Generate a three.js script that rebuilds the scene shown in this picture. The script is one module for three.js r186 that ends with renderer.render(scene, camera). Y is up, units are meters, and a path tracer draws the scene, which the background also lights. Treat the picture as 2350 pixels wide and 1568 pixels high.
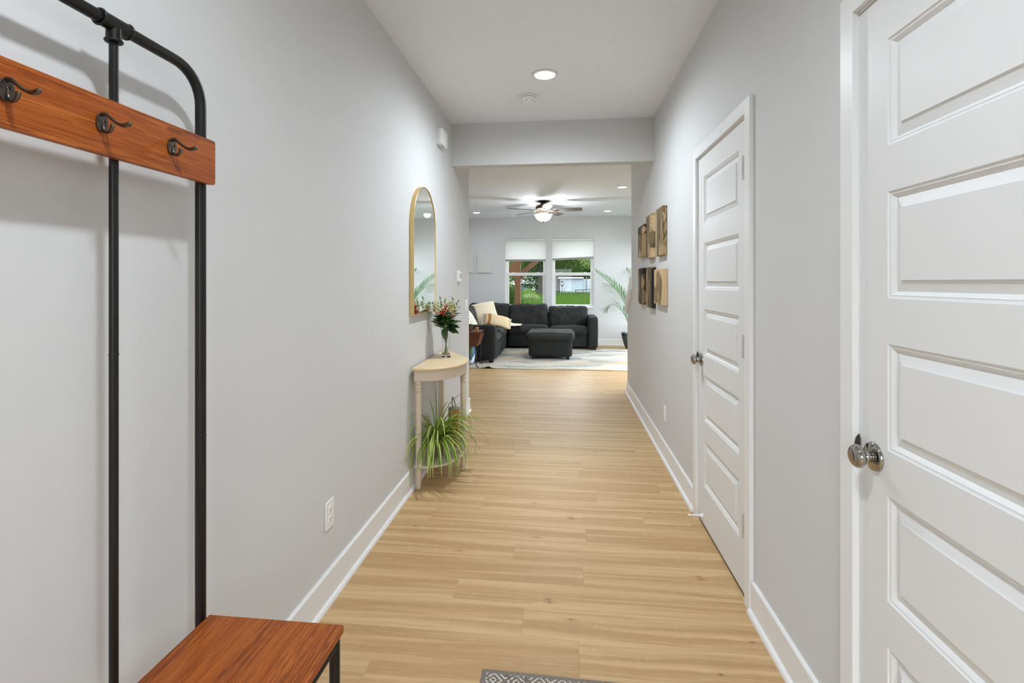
import * as THREE from 'three';
import { RoundedBoxGeometry } from 'three/addons/geometries/RoundedBoxGeometry.js';
import { mergeGeometries, mergeVertices } from 'three/addons/utils/BufferGeometryUtils.js';

// ---------------------------------------------------------------- camera, sky, exposure
// x to the right, y up; "d" in the helpers below is the distance down the hall (z = -d). Metres.
const scene = new THREE.Scene();
const camera = new THREE.PerspectiveCamera(2 * Math.atan(784 / 1120) * 180 / Math.PI, 2350 / 1568, 0.05, 400);
camera.position.set(0, 1.34, 0);
camera.rotation.y = Math.atan(119 / 1120);
camera.setViewOffset(2350, 1568, 0, 136, 2350, 1568);            // rising-front lens: the uprights stay upright
scene.add(camera);
scene.background = new THREE.Color(0.86, 0.93, 1.0);             // even overcast sky
scene.backgroundIntensity = 4.4;
const renderer = new THREE.WebGLRenderer({ antialias: true });
renderer.toneMapping = THREE.LinearToneMapping;
renderer.toneMappingExposure = 2.08;
renderer.shadowMap.enabled = true;
const HALL_LAMP = 6.4, ROOM_LAMP = 1.15, FAN_LAMP = 1.15;           // candela

// ---------------------------------------------------------------- helpers
const V = (x, y, d) => new THREE.Vector3(x, y, -d);
let seed = 7;
const rnd = () => { seed = (seed * 1664525 + 1013904223) >>> 0; return seed / 4294967296; };
const rr = (a, b) => a + (b - a) * rnd();
const reseed = (s) => { seed = s >>> 0; };
const clamp = (v, a, b) => Math.min(b, Math.max(a, v));
const sm = (a, b, x) => { const t = clamp((x - a) / (b - a), 0, 1); return t * t * (3 - 2 * t); };
const lerp = (a, b, t) => a + (b - a) * t;
function hash(x, y, s) {
  let h = Math.imul(x, 374761393) ^ Math.imul(y, 668265263) ^ Math.imul(s, 974711);
  h = Math.imul(h ^ (h >>> 13), 1274126177); h ^= h >>> 16;
  return (h >>> 0) / 4294967296;
}
function noise(x, y, s = 0) {
  const xi = Math.floor(x), yi = Math.floor(y), fx = x - xi, fy = y - yi;
  const u = fx * fx * (3 - 2 * fx), v = fy * fy * (3 - 2 * fy);
  return lerp(lerp(hash(xi, yi, s), hash(xi + 1, yi, s), u), lerp(hash(xi, yi + 1, s), hash(xi + 1, yi + 1, s), u), v);
}
function fbm(x, y, s = 0, o = 4) { let a = 0.5, t = 0, n = 0; for (let i = 0; i < o; i++) { t += a * noise(x, y, s + i * 17); n += a; a *= 0.5; x *= 2.03; y *= 2.03; } return t / n; }
const srgb = (h) => new THREE.Color(h);

const used = new Map();
function nm(n) { const k = used.get(n) || 0; used.set(n, k + 1); return k ? n + '_' + String(k).padStart(3, '0') : n; }
function tag(o, label, category, group) { o.userData.label = label; o.userData.category = category; if (group) o.userData.group = group; return o; }
function thing(name, label, category, x = 0, y = 0, d = 0, turn = 0, group) {
  const o = new THREE.Group(); o.name = nm(name); o.position.set(x, y, -d); o.rotation.y = turn; scene.add(o);
  return tag(o, label, category, group);
}
function clean(g) {
  const c = g.index ? g.toNonIndexed() : g.clone();
  for (const k of Object.keys(c.attributes)) if (!['position', 'normal', 'uv'].includes(k)) c.deleteAttribute(k);
  if (!c.attributes.normal) c.computeVertexNormals();
  if (!c.attributes.uv) c.setAttribute('uv', new THREE.BufferAttribute(new Float32Array(c.attributes.position.count * 2), 2));
  return c;
}
function join(gs) { return Array.isArray(gs) ? (gs.length > 1 ? mergeGeometries(gs.map(clean)) : gs[0]) : gs; }
function part(name, gs, m, parent, label) {
  const o = new THREE.Mesh(join(gs), m); o.name = parent === scene ? nm(name) : name; o.castShadow = o.receiveShadow = true; parent.add(o);
  if (label) o.userData.label = label;
  return o;
}
function struct(name, gs, m) { const o = part(name, gs, m, scene); o.userData.kind = 'structure'; return o; }
function structGroup(name) { const o = new THREE.Group(); o.name = nm(name); o.userData.kind = 'structure'; scene.add(o); return o; }
// a box between planes, uv in metres
function bx(x0, x1, y0, y1, d0, d1) {
  const w = x1 - x0, h = y1 - y0, l = d1 - d0, g = new THREE.BoxGeometry(w, h, l), uv = g.attributes.uv, n = g.attributes.normal, p = g.attributes.position;
  g.translate((x0 + x1) / 2, (y0 + y1) / 2, -(d0 + d1) / 2);
  for (let i = 0; i < uv.count; i++) {
    const ax = Math.abs(n.getX(i)), ay = Math.abs(n.getY(i));
    if (ax > 0.5) uv.setXY(i, p.getZ(i), p.getY(i)); else if (ay > 0.5) uv.setXY(i, p.getX(i), p.getZ(i)); else uv.setXY(i, p.getX(i), p.getY(i));
  }
  return g;
}
function rbx(x0, x1, y0, y1, d0, d1, r = 0.002, s = 2) {
  const g = new RoundedBoxGeometry(x1 - x0, y1 - y0, d1 - d0, s, Math.min(r, (x1 - x0) / 2.02, (y1 - y0) / 2.02, (d1 - d0) / 2.02));
  g.translate((x0 + x1) / 2, (y0 + y1) / 2, -(d0 + d1) / 2); return g;
}
function tube(pts, r, seg = 40, rad = 12, closed = false) { return new THREE.TubeGeometry(new THREE.CatmullRomCurve3(pts, closed, 'centripetal'), seg, r, rad, closed); }
// a tube whose radius changes along it, with round ends
function limb(pts, radii, seg = 24, rad = 10, flat = 1) {
  const c = new THREE.CatmullRomCurve3(pts, false, 'centripetal'), fr = c.computeFrenetFrames(seg), P = [], I = [], U = [];
  const R = (t) => { const f = t * (radii.length - 1), i = Math.min(radii.length - 2, Math.floor(f)); return lerp(radii[i], radii[i + 1], f - i); };
  const rows = [];
  for (let i = 0; i <= seg; i++) rows.push([c.getPointAt(i / seg), R(i / seg), i]);
  const a = rows[0], b = rows[seg];
  const t0 = fr.tangents[0], t1 = fr.tangents[seg];
  rows.unshift([a[0].clone().addScaledVector(t0, -a[1] * 0.6), a[1] * 0.7, 0]); rows.push([b[0].clone().addScaledVector(t1, b[1] * 0.6), b[1] * 0.7, seg]);
  rows.unshift([a[0].clone().addScaledVector(t0, -a[1] * 0.9), a[1] * 0.01, 0]); rows.push([b[0].clone().addScaledVector(t1, b[1] * 0.9), b[1] * 0.01, seg]);
  rows.forEach(([p, r, i], k) => {
    for (let j = 0; j <= rad; j++) {
      const q = j / rad * Math.PI * 2, v = p.clone().addScaledVector(fr.normals[i], Math.cos(q) * r).addScaledVector(fr.binormals[i], Math.sin(q) * r * flat);
      P.push(v.x, v.y, v.z); U.push(j / rad, k / rows.length);
    }
  });
  for (let k = 0; k < rows.length - 1; k++) for (let j = 0; j < rad; j++) { const q = k * (rad + 1) + j, w = q + rad + 1; I.push(q, w, q + 1, w, w + 1, q + 1); }
  const g = new THREE.BufferGeometry(); g.setAttribute('position', new THREE.Float32BufferAttribute(P, 3)); g.setAttribute('uv', new THREE.Float32BufferAttribute(U, 2)); g.setIndex(I); g.computeVertexNormals();
  return g;
}
const lathe = (pts, seg = 32) => new THREE.LatheGeometry(pts.map((p) => new THREE.Vector2(p[0], p[1])), seg);
const slathe = (pts, seg = 48) => new THREE.LatheGeometry(new THREE.SplineCurve(pts.map((p) => new THREE.Vector2(...p))).getPoints(pts.length * 6), seg);
const at = (g, x, y, d) => g.translate(x, y, -d);
// extrude a polygon given in plan [x, d] between two heights
function plan(poly, y0, y1, bevel = 0, seg = 3) {
  const s = new THREE.Shape(poly.map((p) => new THREE.Vector2(p[0], p[1])));
  const g = new THREE.ExtrudeGeometry(s, { depth: y1 - y0 - 2 * bevel, bevelEnabled: bevel > 0, bevelThickness: bevel, bevelSize: bevel, bevelOffset: -bevel, bevelSegments: seg, curveSegments: 8 });
  g.rotateX(-Math.PI / 2); g.translate(0, y0 + bevel, 0); return g;
}
// extrude a profile [x, y] along d
function alongD(poly, d0, d1) {
  const g = new THREE.ExtrudeGeometry(new THREE.Shape(poly.map((p) => new THREE.Vector2(p[0], p[1]))), { depth: d1 - d0, bevelEnabled: false });
  g.translate(0, 0, -d1); return g;
}
// extrude a profile [d, y] across x
function acrossX(poly, x0, x1) {
  const g = new THREE.ExtrudeGeometry(new THREE.Shape(poly.map((p) => new THREE.Vector2(p[0], p[1]))), { depth: x1 - x0, bevelEnabled: false });
  g.rotateY(Math.PI / 2); g.translate(x0, 0, 0); return g;          // shape x (= d) goes to -z
}
// a soft upholstered block: rounded, crowned and creased
function puff(w, h, l, { n = 18, r = 0.06, top = 0.03, side = 0.015, wr = 0.006, s = 1, pinch = 0 } = {}) {
  let g = new THREE.BoxGeometry(1, 1, 1, n, Math.max(6, Math.round(n * 0.5)), n); g.deleteAttribute('uv'); g.deleteAttribute('normal'); g = mergeVertices(g, 1e-5);
  const p = g.attributes.position, uv = new Float32Array(p.count * 2), H = [w / 2, h / 2, l / 2];
  for (let i = 0; i < p.count; i++) {
    const q = [p.getX(i) * 2, p.getY(i) * 2, p.getZ(i) * 2], c = [0, 0, 0], e = [0, 0, 0];
    const rad = Math.min(r, H[0], H[1], H[2]) * 0.999;
    for (let k = 0; k < 3; k++) { const t = q[k] * H[k]; c[k] = clamp(t, -(H[k] - rad), H[k] - rad); e[k] = t - c[k]; }
    const L = Math.hypot(...e), m = Math.max(...e.map(Math.abs));
    if (L > 1e-9) for (let k = 0; k < 3; k++) e[k] *= rad / L * Math.min(1, m / rad);
    const o = [c[0] + e[0], c[1] + e[1], c[2] + e[2]];
    const bx_ = 1 - q[0] * q[0], by = 1 - q[1] * q[1], bz = 1 - q[2] * q[2];
    if (pinch) { const k = 1 - pinch * (1 - bx_ * 0.9) * (1 - bz * 0.9); o[1] *= k; }
    o[1] += (q[1] > 0 ? 1 : -1) * Math.abs(q[1]) * top * Math.sqrt(Math.max(0, bx_ * bz));
    o[0] += q[0] * side * Math.max(0, by * bz); o[2] += q[2] * side * Math.max(0, by * bx_);
    const f = wr * (fbm(o[0] * 7 + s * 3.1, o[2] * 7 + o[1] * 9 + s, s, 3) - 0.5) * 2 + wr * 0.8 * (Math.abs(noise((o[0] + o[2] * 0.6) * 14 + s, (o[2] - o[0] * 0.5 + o[1]) * 5, s + 5) - 0.5) * 2 - 0.5);
    const nl = Math.hypot(q[0], q[1], q[2]) || 1;
    p.setXYZ(i, o[0] + f * q[0] / nl, o[1] + f * q[1] / nl, o[2] + f * q[2] / nl);
    uv[i * 2] = o[0] + o[1] * 0.5; uv[i * 2 + 1] = o[2] + o[1] * 0.5;
  }
  g.setAttribute('uv', new THREE.BufferAttribute(uv, 2)); g.computeVertexNormals(); return g;
}

// ---------------------------------------------------------------- textures
function tex(w, h, f, { color = true, ru = 1, rv = 1 } = {}) {
  const a = new Uint8Array(w * h * 4);
  for (let y = 0, i = 0; y < h; y++) for (let x = 0; x < w; x++, i += 4) { const c = f(x / w, y / h); a[i] = clamp(c[0], 0, 255); a[i + 1] = clamp(c[1], 0, 255); a[i + 2] = clamp(c[2], 0, 255); a[i + 3] = 255; }
  const t = new THREE.DataTexture(a, w, h); t.magFilter = THREE.LinearFilter; t.minFilter = THREE.LinearFilter; t.wrapS = t.wrapT = THREE.RepeatWrapping; t.repeat.set(ru, rv);
  if (color) t.colorSpace = THREE.SRGBColorSpace; t.needsUpdate = true; return t;
}
function canvasTex(w, h, draw, color = true) {
  const c = document.createElement('canvas'); c.width = w; c.height = h; draw(c.getContext('2d'), w, h);
  const t = new THREE.CanvasTexture(c); t.magFilter = THREE.LinearFilter; t.minFilter = THREE.LinearFilter; t.wrapS = t.wrapT = THREE.RepeatWrapping; if (color) t.colorSpace = THREE.SRGBColorSpace; return t;
}
const mix3 = (a, b, t) => [lerp(a[0], b[0], t), lerp(a[1], b[1], t), lerp(a[2], b[2], t)];
// light oak vinyl planks, 1.22 x 0.1675 m
function plankTex(s) {
  reseed(900 + s * 131);
  const knots = []; for (let i = 0; i < s % 3; i++) knots.push([rr(0.05, 0.95), rr(0.12, 0.88), rr(0.007, 0.014)]);
  const saw = []; for (let i = 0; i < 2; i++) saw.push([rr(0, 0.9), rr(0.05, 0.25), rr(0.1, 0.5), rr(0.2, 0.5)]);
  const tone = rr(-0.05, 0.06);
  return tex(1024, 176, (u, v) => {
    const X = u * 1.22, Y = v * 0.1675; let bend = (fbm(X * 1.6, Y * 5, s, 3) - 0.5) * 0.035, ring = 0, dark = 0;
    for (const [ku, kv, kr] of knots) { const dx = (X - ku * 1.22) * 0.38, dy = Y - kv * 0.1675, q = Math.hypot(dx, dy); bend += Math.sign(dy) * 0.02 * Math.exp(-q / 0.02); ring += Math.exp(-q * q / (kr * kr)) ; dark += Math.exp(-q * q / (kr * kr * 0.07)) * (0.6 + 0.8 * noise(X * 300, Y * 500, s)); }
    const yy = Y + bend;
    const g1 = fbm(X * 0.9, yy * 38, s + 3, 4), g2 = fbm(X * 3, yy * 130, s + 9, 3), g3 = noise(X * 14, yy * 700, s + 21);
    let c = mix3([187, 151, 105], [213, 181, 134], sm(0.25, 0.75, g1 + tone));
    c = mix3(c, [172, 137, 98], sm(0.55, 0.9, g2) * 0.45);
    c = mix3(c, [236, 215, 182], sm(0.6, 0.95, g3) * 0.25);
    c = mix3(c, [166, 127, 84], Math.min(1, ring) * (0.25 + 0.35 * (0.5 + 0.5 * Math.sin(yy * 2200 + X * 40)))); c = mix3(c, [118, 84, 54], clamp(dark, 0, 0.85));
    for (const [su, sl, sv, sh] of saw) if (u > su && u < su + sl && v > sv && v < sv + sh) c = mix3(c, [234, 212, 176], 0.26 * sm(0.6, 0.8, noise(X * 420, 3.5, s + 33)) * sm(0.35, 0.6, noise(X * 40, Y * 55, s + 35)));
    return c;
  });
}
const plankMats = []; for (let i = 0; i < 7; i++) plankMats.push(new THREE.MeshPhysicalMaterial({ map: plankTex(i), roughness: 0.42, specularIntensity: 0.6 }));
// red-brown laminate, grain along u
const redWood = tex(2048, 768, (u, v) => {
  const X = u * 1.0, Y = v * 0.4, b = (fbm(X * 2.2, Y * 6, 61, 3) - 0.5) * 0.022, yy = Y + b;
  const a = fbm(X * 2, yy * 30, 71, 3), f = fbm(X * 10, yy * 300, 81, 3), l = noise(X * 22, yy * 620, 91), k = noise(X * 34, yy * 900, 95), w = fbm(X * 1.5, yy * 12, 99, 2);
  let c = mix3([152, 76, 25], [180, 98, 36], sm(0.25, 0.75, a));
  c = mix3(c, [198, 117, 50], sm(0.45, 0.75, f) * 0.45);
  c = mix3(c, [116, 55, 19], sm(0.48, 0.74, l) * (0.45 + 0.4 * sm(0.3, 0.65, w)));
  c = mix3(c, [84, 39, 15], sm(0.58, 0.76, k) * sm(0.30, 0.62, 0.5 * w + 0.5 * a) * 0.55);
  return c;
});
const ceilingBump = canvasTex(1024, 1024, (g, w, h) => {
  g.fillStyle = '#555'; g.fillRect(0, 0, w, h); reseed(41); g.lineCap = 'round';
  for (let k = 0; k < 95; k++) {
    const cx = rr(0, w), cy = rr(0, h), n = 46;
    for (let i = 0; i < n; i++) {
      const a = rr(0, Math.PI * 2), r0 = rr(8, 42), r1 = r0 + rr(14, 46), bnd = rr(-0.3, 0.3);
      g.strokeStyle = `rgba(255,255,255,${rr(0.12, 0.5)})`; g.lineWidth = rr(1.2, 3.2);
      for (const ox of [-w, 0, w]) for (const oy of [-h, 0, h]) {
        if (cx + ox < -100 || cx + ox > w + 100 || cy + oy < -100 || cy + oy > h + 100) continue;
        g.beginPath(); g.moveTo(cx + ox + Math.cos(a) * r0, cy + oy + Math.sin(a) * r0); g.lineTo(cx + ox + Math.cos(a + bnd) * r1, cy + oy + Math.sin(a + bnd) * r1); g.stroke();
      }
    }
  }
}, false);
ceilingBump.repeat.set(1 / 1.6, 1 / 1.6);
const wallBump = tex(512, 512, (u, v) => { const n = 0.5 * noise(u * 128, v * 128, 3) + 0.5 * noise(u * 52 + 0.5, v * 52, 4), k = 255 * n; return [k, k, k]; }, { color: false, ru: 1 / 0.6, rv: 1 / 0.6 });
const rugTex = tex(1024, 640, (u, v) => {
  const X = u * 3.6, Y = v * 2.4, w = fbm(X * 0.8, Y * 1.6, 11, 4), a = fbm(X * 2.2 + w * 2, Y * 7 + w * 3, 21, 4), b = fbm(X * 1.2 + 9, Y * 3 + w * 2, 31, 4), f = noise(X * 90, Y * 60, 41);
  let c = [205, 198, 183];
  c = mix3(c, [186, 162, 128], sm(0.45, 0.68, b) * 0.9);
  c = mix3(c, [176, 187, 194], sm(0.5, 0.74, fbm(X * 1.1, Y * 2.6, 51, 3)) * 0.7);
  c = mix3(c, [132, 145, 152], sm(0.50, 0.70, a) * 0.85 * (0.45 + 0.9 * noise(X * 60, Y * 34, 43)));
  return mix3(c, [216, 212, 202], f * 0.35);
});
const fabricBump = tex(256, 256, (u, v) => { const k = 128 + 60 * Math.sin(u * 2 * Math.PI * 64) * Math.sin(v * 2 * Math.PI * 64) + 60 * (hash(Math.floor(u * 256), Math.floor(v * 256), 1) - 0.5); return [k, k, k]; }, { color: false, ru: 5, rv: 5 });

const M = {};
const std = (k, o) => (M[k] = new THREE.MeshPhysicalMaterial({ name: k, ...o }));
std('wall', { color: 0xdadada, roughness: 0.72, bumpMap: wallBump, bumpScale: 0.00012, specularIntensity: 0.4 });
std('ceiling', { color: 0xf1f5fb, roughness: 0.9, bumpMap: ceilingBump, bumpScale: 0.0024 });
std('trim', { color: 0xf0f0f0, roughness: 0.38, specularIntensity: 0.7 });
std('door', { color: 0xe9e9e9, roughness: 0.42, specularIntensity: 0.6 });
std('plastic', { color: 0xf4f4f2, roughness: 0.4 });
std('screen', { color: 0xb9bcbb, roughness: 0.25 });
std('dark', { color: 0x1b1917, roughness: 0.6 });
std('subfloor', { color: 0x8a6d4b, roughness: 0.8 });
std('chrome', { color: 0xaba8a4, metalness: 1, roughness: 0.08 });
std('hinge', { color: 0xc9c8c5, metalness: 0.2, roughness: 0.4 });
std('black', { color: 0x1d1b1a, metalness: 0.35, roughness: 0.36 });
std('hook', { color: 0x655d55, metalness: 0.9, roughness: 0.28 });
std('redwood', { map: redWood, roughness: 0.38, specularIntensity: 0.5 });
std('gold', { color: 0xd6bb80, metalness: 1, roughness: 0.36 });
std('mirror', { color: 0xf0f3f2, metalness: 1, roughness: 0.0 });
std('beige', { color: 0xd6c6b0, roughness: 0.45 });
std('beigeTop', { color: 0xe2c8a0, roughness: 0.4 });
std('glass', { color: 0xffffff, roughness: 0.0, transmission: 1, thickness: 0.02, ior: 1.46 });
std('pane', { color: 0xffffff, roughness: 0.0, transmission: 1, thickness: 0, ior: 1.45, specularIntensity: 0.3 });
std('water', { color: 0xffffff, roughness: 0.0, transmission: 1, thickness: 0.05, ior: 1.33 });
std('vinyl', { color: 0xe8e8e6, roughness: 0.35 });
std('shade', { color: 0xfafaf8, roughness: 1, transmission: 0.36, thickness: 0 });
std('shadeRail', { color: 0x9b9894, roughness: 0.6 });
std('sofa', { color: 0x222422, roughness: 0.85, sheen: 0.4, sheenRoughness: 0.5, sheenColor: new THREE.Color(0x5d666c), bumpMap: fabricBump, bumpScale: 0.0008 });
std('sofaBase', { color: 0x1d1f1d, roughness: 0.9, sheen: 0.25, sheenRoughness: 0.6, sheenColor: new THREE.Color(0x4a5054), bumpMap: fabricBump, bumpScale: 0.0008 });
std('blackfoot', { color: 0x101010, roughness: 0.6 });
std('cream', { color: 0xefe3ca, roughness: 0.95, sheen: 0.4, sheenColor: new THREE.Color(0xfff0d8) });
std('white_cloth', { color: 0xe8e5de, roughness: 0.95 });
std('tan', { color: 0xe4cda4, roughness: 0.95 });
std('brownband', { color: 0xa9722f, roughness: 0.9, side: THREE.DoubleSide });
std('bronze', { color: 0x4a3a2c, metalness: 0.6, roughness: 0.42 });
std('blade', { color: 0x6d655d, roughness: 0.5 });
std('lit', { color: 0xffffff, roughness: 0.5, emissive: 0xfffdfa, emissiveIntensity: 3.5 });
std('bowl', { color: 0xfdfaf4, roughness: 0.35, emissive: 0xfff8ec, emissiveIntensity: 1.0 });
std('teal', { color: 0x12343c, roughness: 0.18, clearcoat: 0.6 });
std('palm', { color: 0x4d7d3a, roughness: 0.55, transmission: 0.25, thickness: 0 });
std('soil', { color: 0x2b2119, roughness: 1 });
std('stem', { color: 0x6f9a3c, roughness: 0.5 });
std('pot', { color: 0x857666, roughness: 0.75 });

// ---------------------------------------------------------------- the setting
const L = -0.986, R = 0.764, CEIL = 2.743, BACK = -1.4, FAR = 10.55, XL = -2.75, XR = 1.85;
const LEND = 5.02, REND = 5.664, KNEE = 6.008;

// floor: a slab with a plank of its own for every board in the hall and up to the rug
const floor = struct('floor', bx(XL - 0.2, XR + 0.2, -0.2, -0.0012, BACK - 0.1, FAR + 0.15), M.subfloor);
{
  const W = 0.1675, D0 = 1.67, c = 0.0006;
  const fixed = { 0: [0.054], 1: [-0.162], 2: [-0.47], 3: [0.088], 4: [-0.246], 6: [-0.755, 0.445], 8: [0.2] };
  const plank = (x0, x1, d0, d1, k, off, flip) => {
    const q = [[x0, d0, x1, d1, -0.0008], [x0 + c, d0 + c, x1 - c, d1 - c, 0]], P = [], U = [];
    const uv = (x, d) => { let u = (x - x0 + off) / 1.22, v = (d - d0) / W; if (flip) { u = -u; v = 1 - v; } return [u, v]; };
    const quad = (a) => { for (const i of [0, 1, 2, 0, 2, 3]) { P.push(a[i][0], a[i][1], -a[i][2]); U.push(...uv(a[i][0], a[i][2])); } };
    const [o, t] = q, O = [[o[0], o[4], o[1]], [o[2], o[4], o[1]], [o[2], o[4], o[3]], [o[0], o[4], o[3]]], T = [[t[0], 0, t[1]], [t[2], 0, t[1]], [t[2], 0, t[3]], [t[0], 0, t[3]]];
    quad(T); for (let i = 0; i < 4; i++) quad([O[i], O[(i + 1) % 4], T[(i + 1) % 4], T[i]]);
    const g = new THREE.BufferGeometry(); g.setAttribute('position', new THREE.Float32BufferAttribute(P, 3)); g.setAttribute('uv', new THREE.Float32BufferAttribute(U, 2)); g.computeVertexNormals();
    const m = part('plank', g, plankMats[k], floor); m.castShadow = false;
  };
  reseed(55); let last = -1;
  for (let row = -18; row < 54; row++) {
    const d0 = D0 + row * W, d1 = Math.min(d0 + W, FAR); if (d0 < BACK || d0 > FAR - 0.02) continue;
    const living = d1 > LEND, xa = living ? XL : L, xb = d1 > KNEE ? XR : R;
    let cuts = fixed[row] ? [...fixed[row]] : [];
    if (!cuts.length) { let x = xa + rr(0.25, 1.15); while (x < xb - 0.1) { cuts.push(x); x += 1.22; } }
    else { let x = cuts[0] - 1.22; while (x > xa + 0.1) { cuts.unshift(x); x -= 1.22; } x = cuts[cuts.length - 1] + 1.22; while (x < xb - 0.1) { cuts.push(x); x += 1.22; } }
    cuts = [xa, ...cuts, xb];
    for (let i = 0; i < cuts.length - 1; i++) { let k; do k = Math.floor(rnd() * 7); while (k === last); last = k; plank(cuts[i], cuts[i + 1], d0, d1, k, rr(0, 1) * Math.max(0, 1.219 - (cuts[i + 1] - cuts[i])), rnd() > 0.5); }
  }
}
struct('ceiling', bx(XL - 0.2, XR + 0.2, CEIL, CEIL + 0.2, BACK - 0.1, FAR + 0.15), M.ceiling);
struct('wall_left', bx(L - 0.115, L, 0, CEIL, BACK, LEND), M.wall);
struct('wall_header', bx(L, R, 2.371, CEIL, 4.245, 4.36), M.wall);
const doorHoles = [[2.131, 2.878], [0.592, 1.3515]];                     // [near, far] of the two doors in the right-hand wall
struct('wall_right', [bx(R, R + 0.12, 0, CEIL, 2.896, REND), bx(R, R + 0.12, 2.054, CEIL, 2.113, 2.896), bx(R, R + 0.12, 0, CEIL, 1.3695, 2.113), bx(R, R + 0.12, 2.054, CEIL, 0.574, 1.3695), bx(R, R + 0.12, 0, CEIL, BACK, 0.574),
  acrossX([[REND, 0], [KNEE, 0], [KNEE, 1.07], [REND, 1.31]], R, R + 0.12)], M.wall);
const FD = [-0.62, 0.50];                                               // glazed front door behind the camera
struct('wall_behind', [bx(XL, FD[0], 0, CEIL, BACK - 0.1, BACK), bx(FD[1], XR, 0, CEIL, BACK - 0.1, BACK), bx(FD[0], FD[1], 2.1, CEIL, BACK - 0.1, BACK)], M.wall);
struct('wall_west', bx(XL - 0.15, XL, 0, CEIL, BACK - 0.1, FAR + 0.15), M.wall);
const WIN = [[-1.2688, -0.3834], [-0.2521, 0.6386]], WY0 = 0.795, WY1 = 2.285;
struct('wall_far', [bx(XL, WIN[0][0], 0, CEIL, FAR, FAR + 0.15), bx(WIN[0][1], WIN[1][0], 0, CEIL, FAR, FAR + 0.15), bx(WIN[1][1], XR, 0, CEIL, FAR, FAR + 0.15),
  ...WIN.flatMap(([a, b]) => [bx(a, b, 0, WY0, FAR, FAR + 0.15), bx(a, b, WY1, CEIL, FAR, FAR + 0.15)])], M.wall);
const PD = [6.3, 8.4], SW = [8.75, 10.3];                                  // patio door and side window in the right-hand wall of the far room
struct('wall_east', [bx(XR, XR + 0.15, 0, CEIL, BACK - 0.1, PD[0]), bx(XR, XR + 0.15, 2.06, CEIL, PD[0], PD[1]), bx(XR, XR + 0.15, 0, CEIL, PD[1], SW[0]), bx(XR, XR + 0.15, 0, 0.5, SW[0], SW[1]), bx(XR, XR + 0.15, 2.285, CEIL, SW[0], SW[1]), bx(XR, XR + 0.15, 0, CEIL, SW[1], FAR + 0.15)], M.wall);
struct('wall_stairwell', bx(R + 0.12, XR, 0, CEIL, 3.9, 4.0), M.wall);
{ // the stair behind the half wall: its sloping cap shows, its steps do not from here
  const t = structGroup('trim_1');
  const prof = (o) => [[5.60, 1.405 + o], [6.10, 1.012 + o], [5.985, 0.965 + o], [5.60, 1.262 + o]];
  part('cap_board', acrossX(prof(0), R - 0.028, R + 0.15), M.trim, t);
  const st = structGroup('stair_1');
  for (let i = 0; i < 7; i++) { part('riser', bx(R + 0.13, XR, i * 0.19, (i + 1) * 0.19 - 0.03, 6.2 - i * 0.26 - 0.02, 6.2 - i * 0.26), M.trim, st); part('tread', rbx(R + 0.13, XR, (i + 1) * 0.19 - 0.03, (i + 1) * 0.19, 6.2 - (i + 1) * 0.26 - 0.02, 6.2 - i * 0.26 + 0.025, 0.01), plankMats[i % 7], st); }
}
// skirting with its quarter-round shoe
const baseProf = (s) => [[0, 0], [s * 0.013, 0], [s * 0.013, 0.128], [s * 0.009, 0.133], [0, 0.133]];
const shoeProf = (s) => { const a = [[s * 0.013, 0]]; for (let i = 0; i <= 6; i++) { const q = i / 6 * Math.PI / 2; a.push([s * (0.013 + 0.0145 * Math.cos(q)), 0.02 * Math.sin(q)]); } return a; };
const shift = (p, x) => p.map((q) => [q[0] + x, q[1]]);
function baseboard(name, x, s, runs, extra = []) {
  const b = struct(name, [...runs.map(([a, z]) => alongD(shift(baseProf(s), x), a, z)), ...extra.map((e) => e[0])], M.trim);
  part('shoe_moulding', [...runs.map(([a, z]) => alongD(shift(shoeProf(s), x), a, z + 0.0)), ...extra.map((e) => e[1])], M.trim, b);
}
const crossBase = (d, x0, x1, s) => [acrossX(baseProf(s).map(([a, y]) => [d + a, y]), x0, x1), acrossX(shoeProf(s).map(([a, y]) => [d + a, y]), x0, x1)];
baseboard('baseboard_left', L, 1, [[BACK, LEND + 0.013]], [crossBase(LEND, XL, L + 0.013, 1)]);
baseboard('baseboard_right', R, -1, [[BACK, 0.5285], [1.4145, 2.0675], [2.9415, KNEE]]);
baseboard('baseboard_far', 0, 1, [], [crossBase(FAR, XL, XR, -1)]);
baseboard('baseboard_east', XR, -1, [[PD[1] + 0.06, FAR]]);

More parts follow.
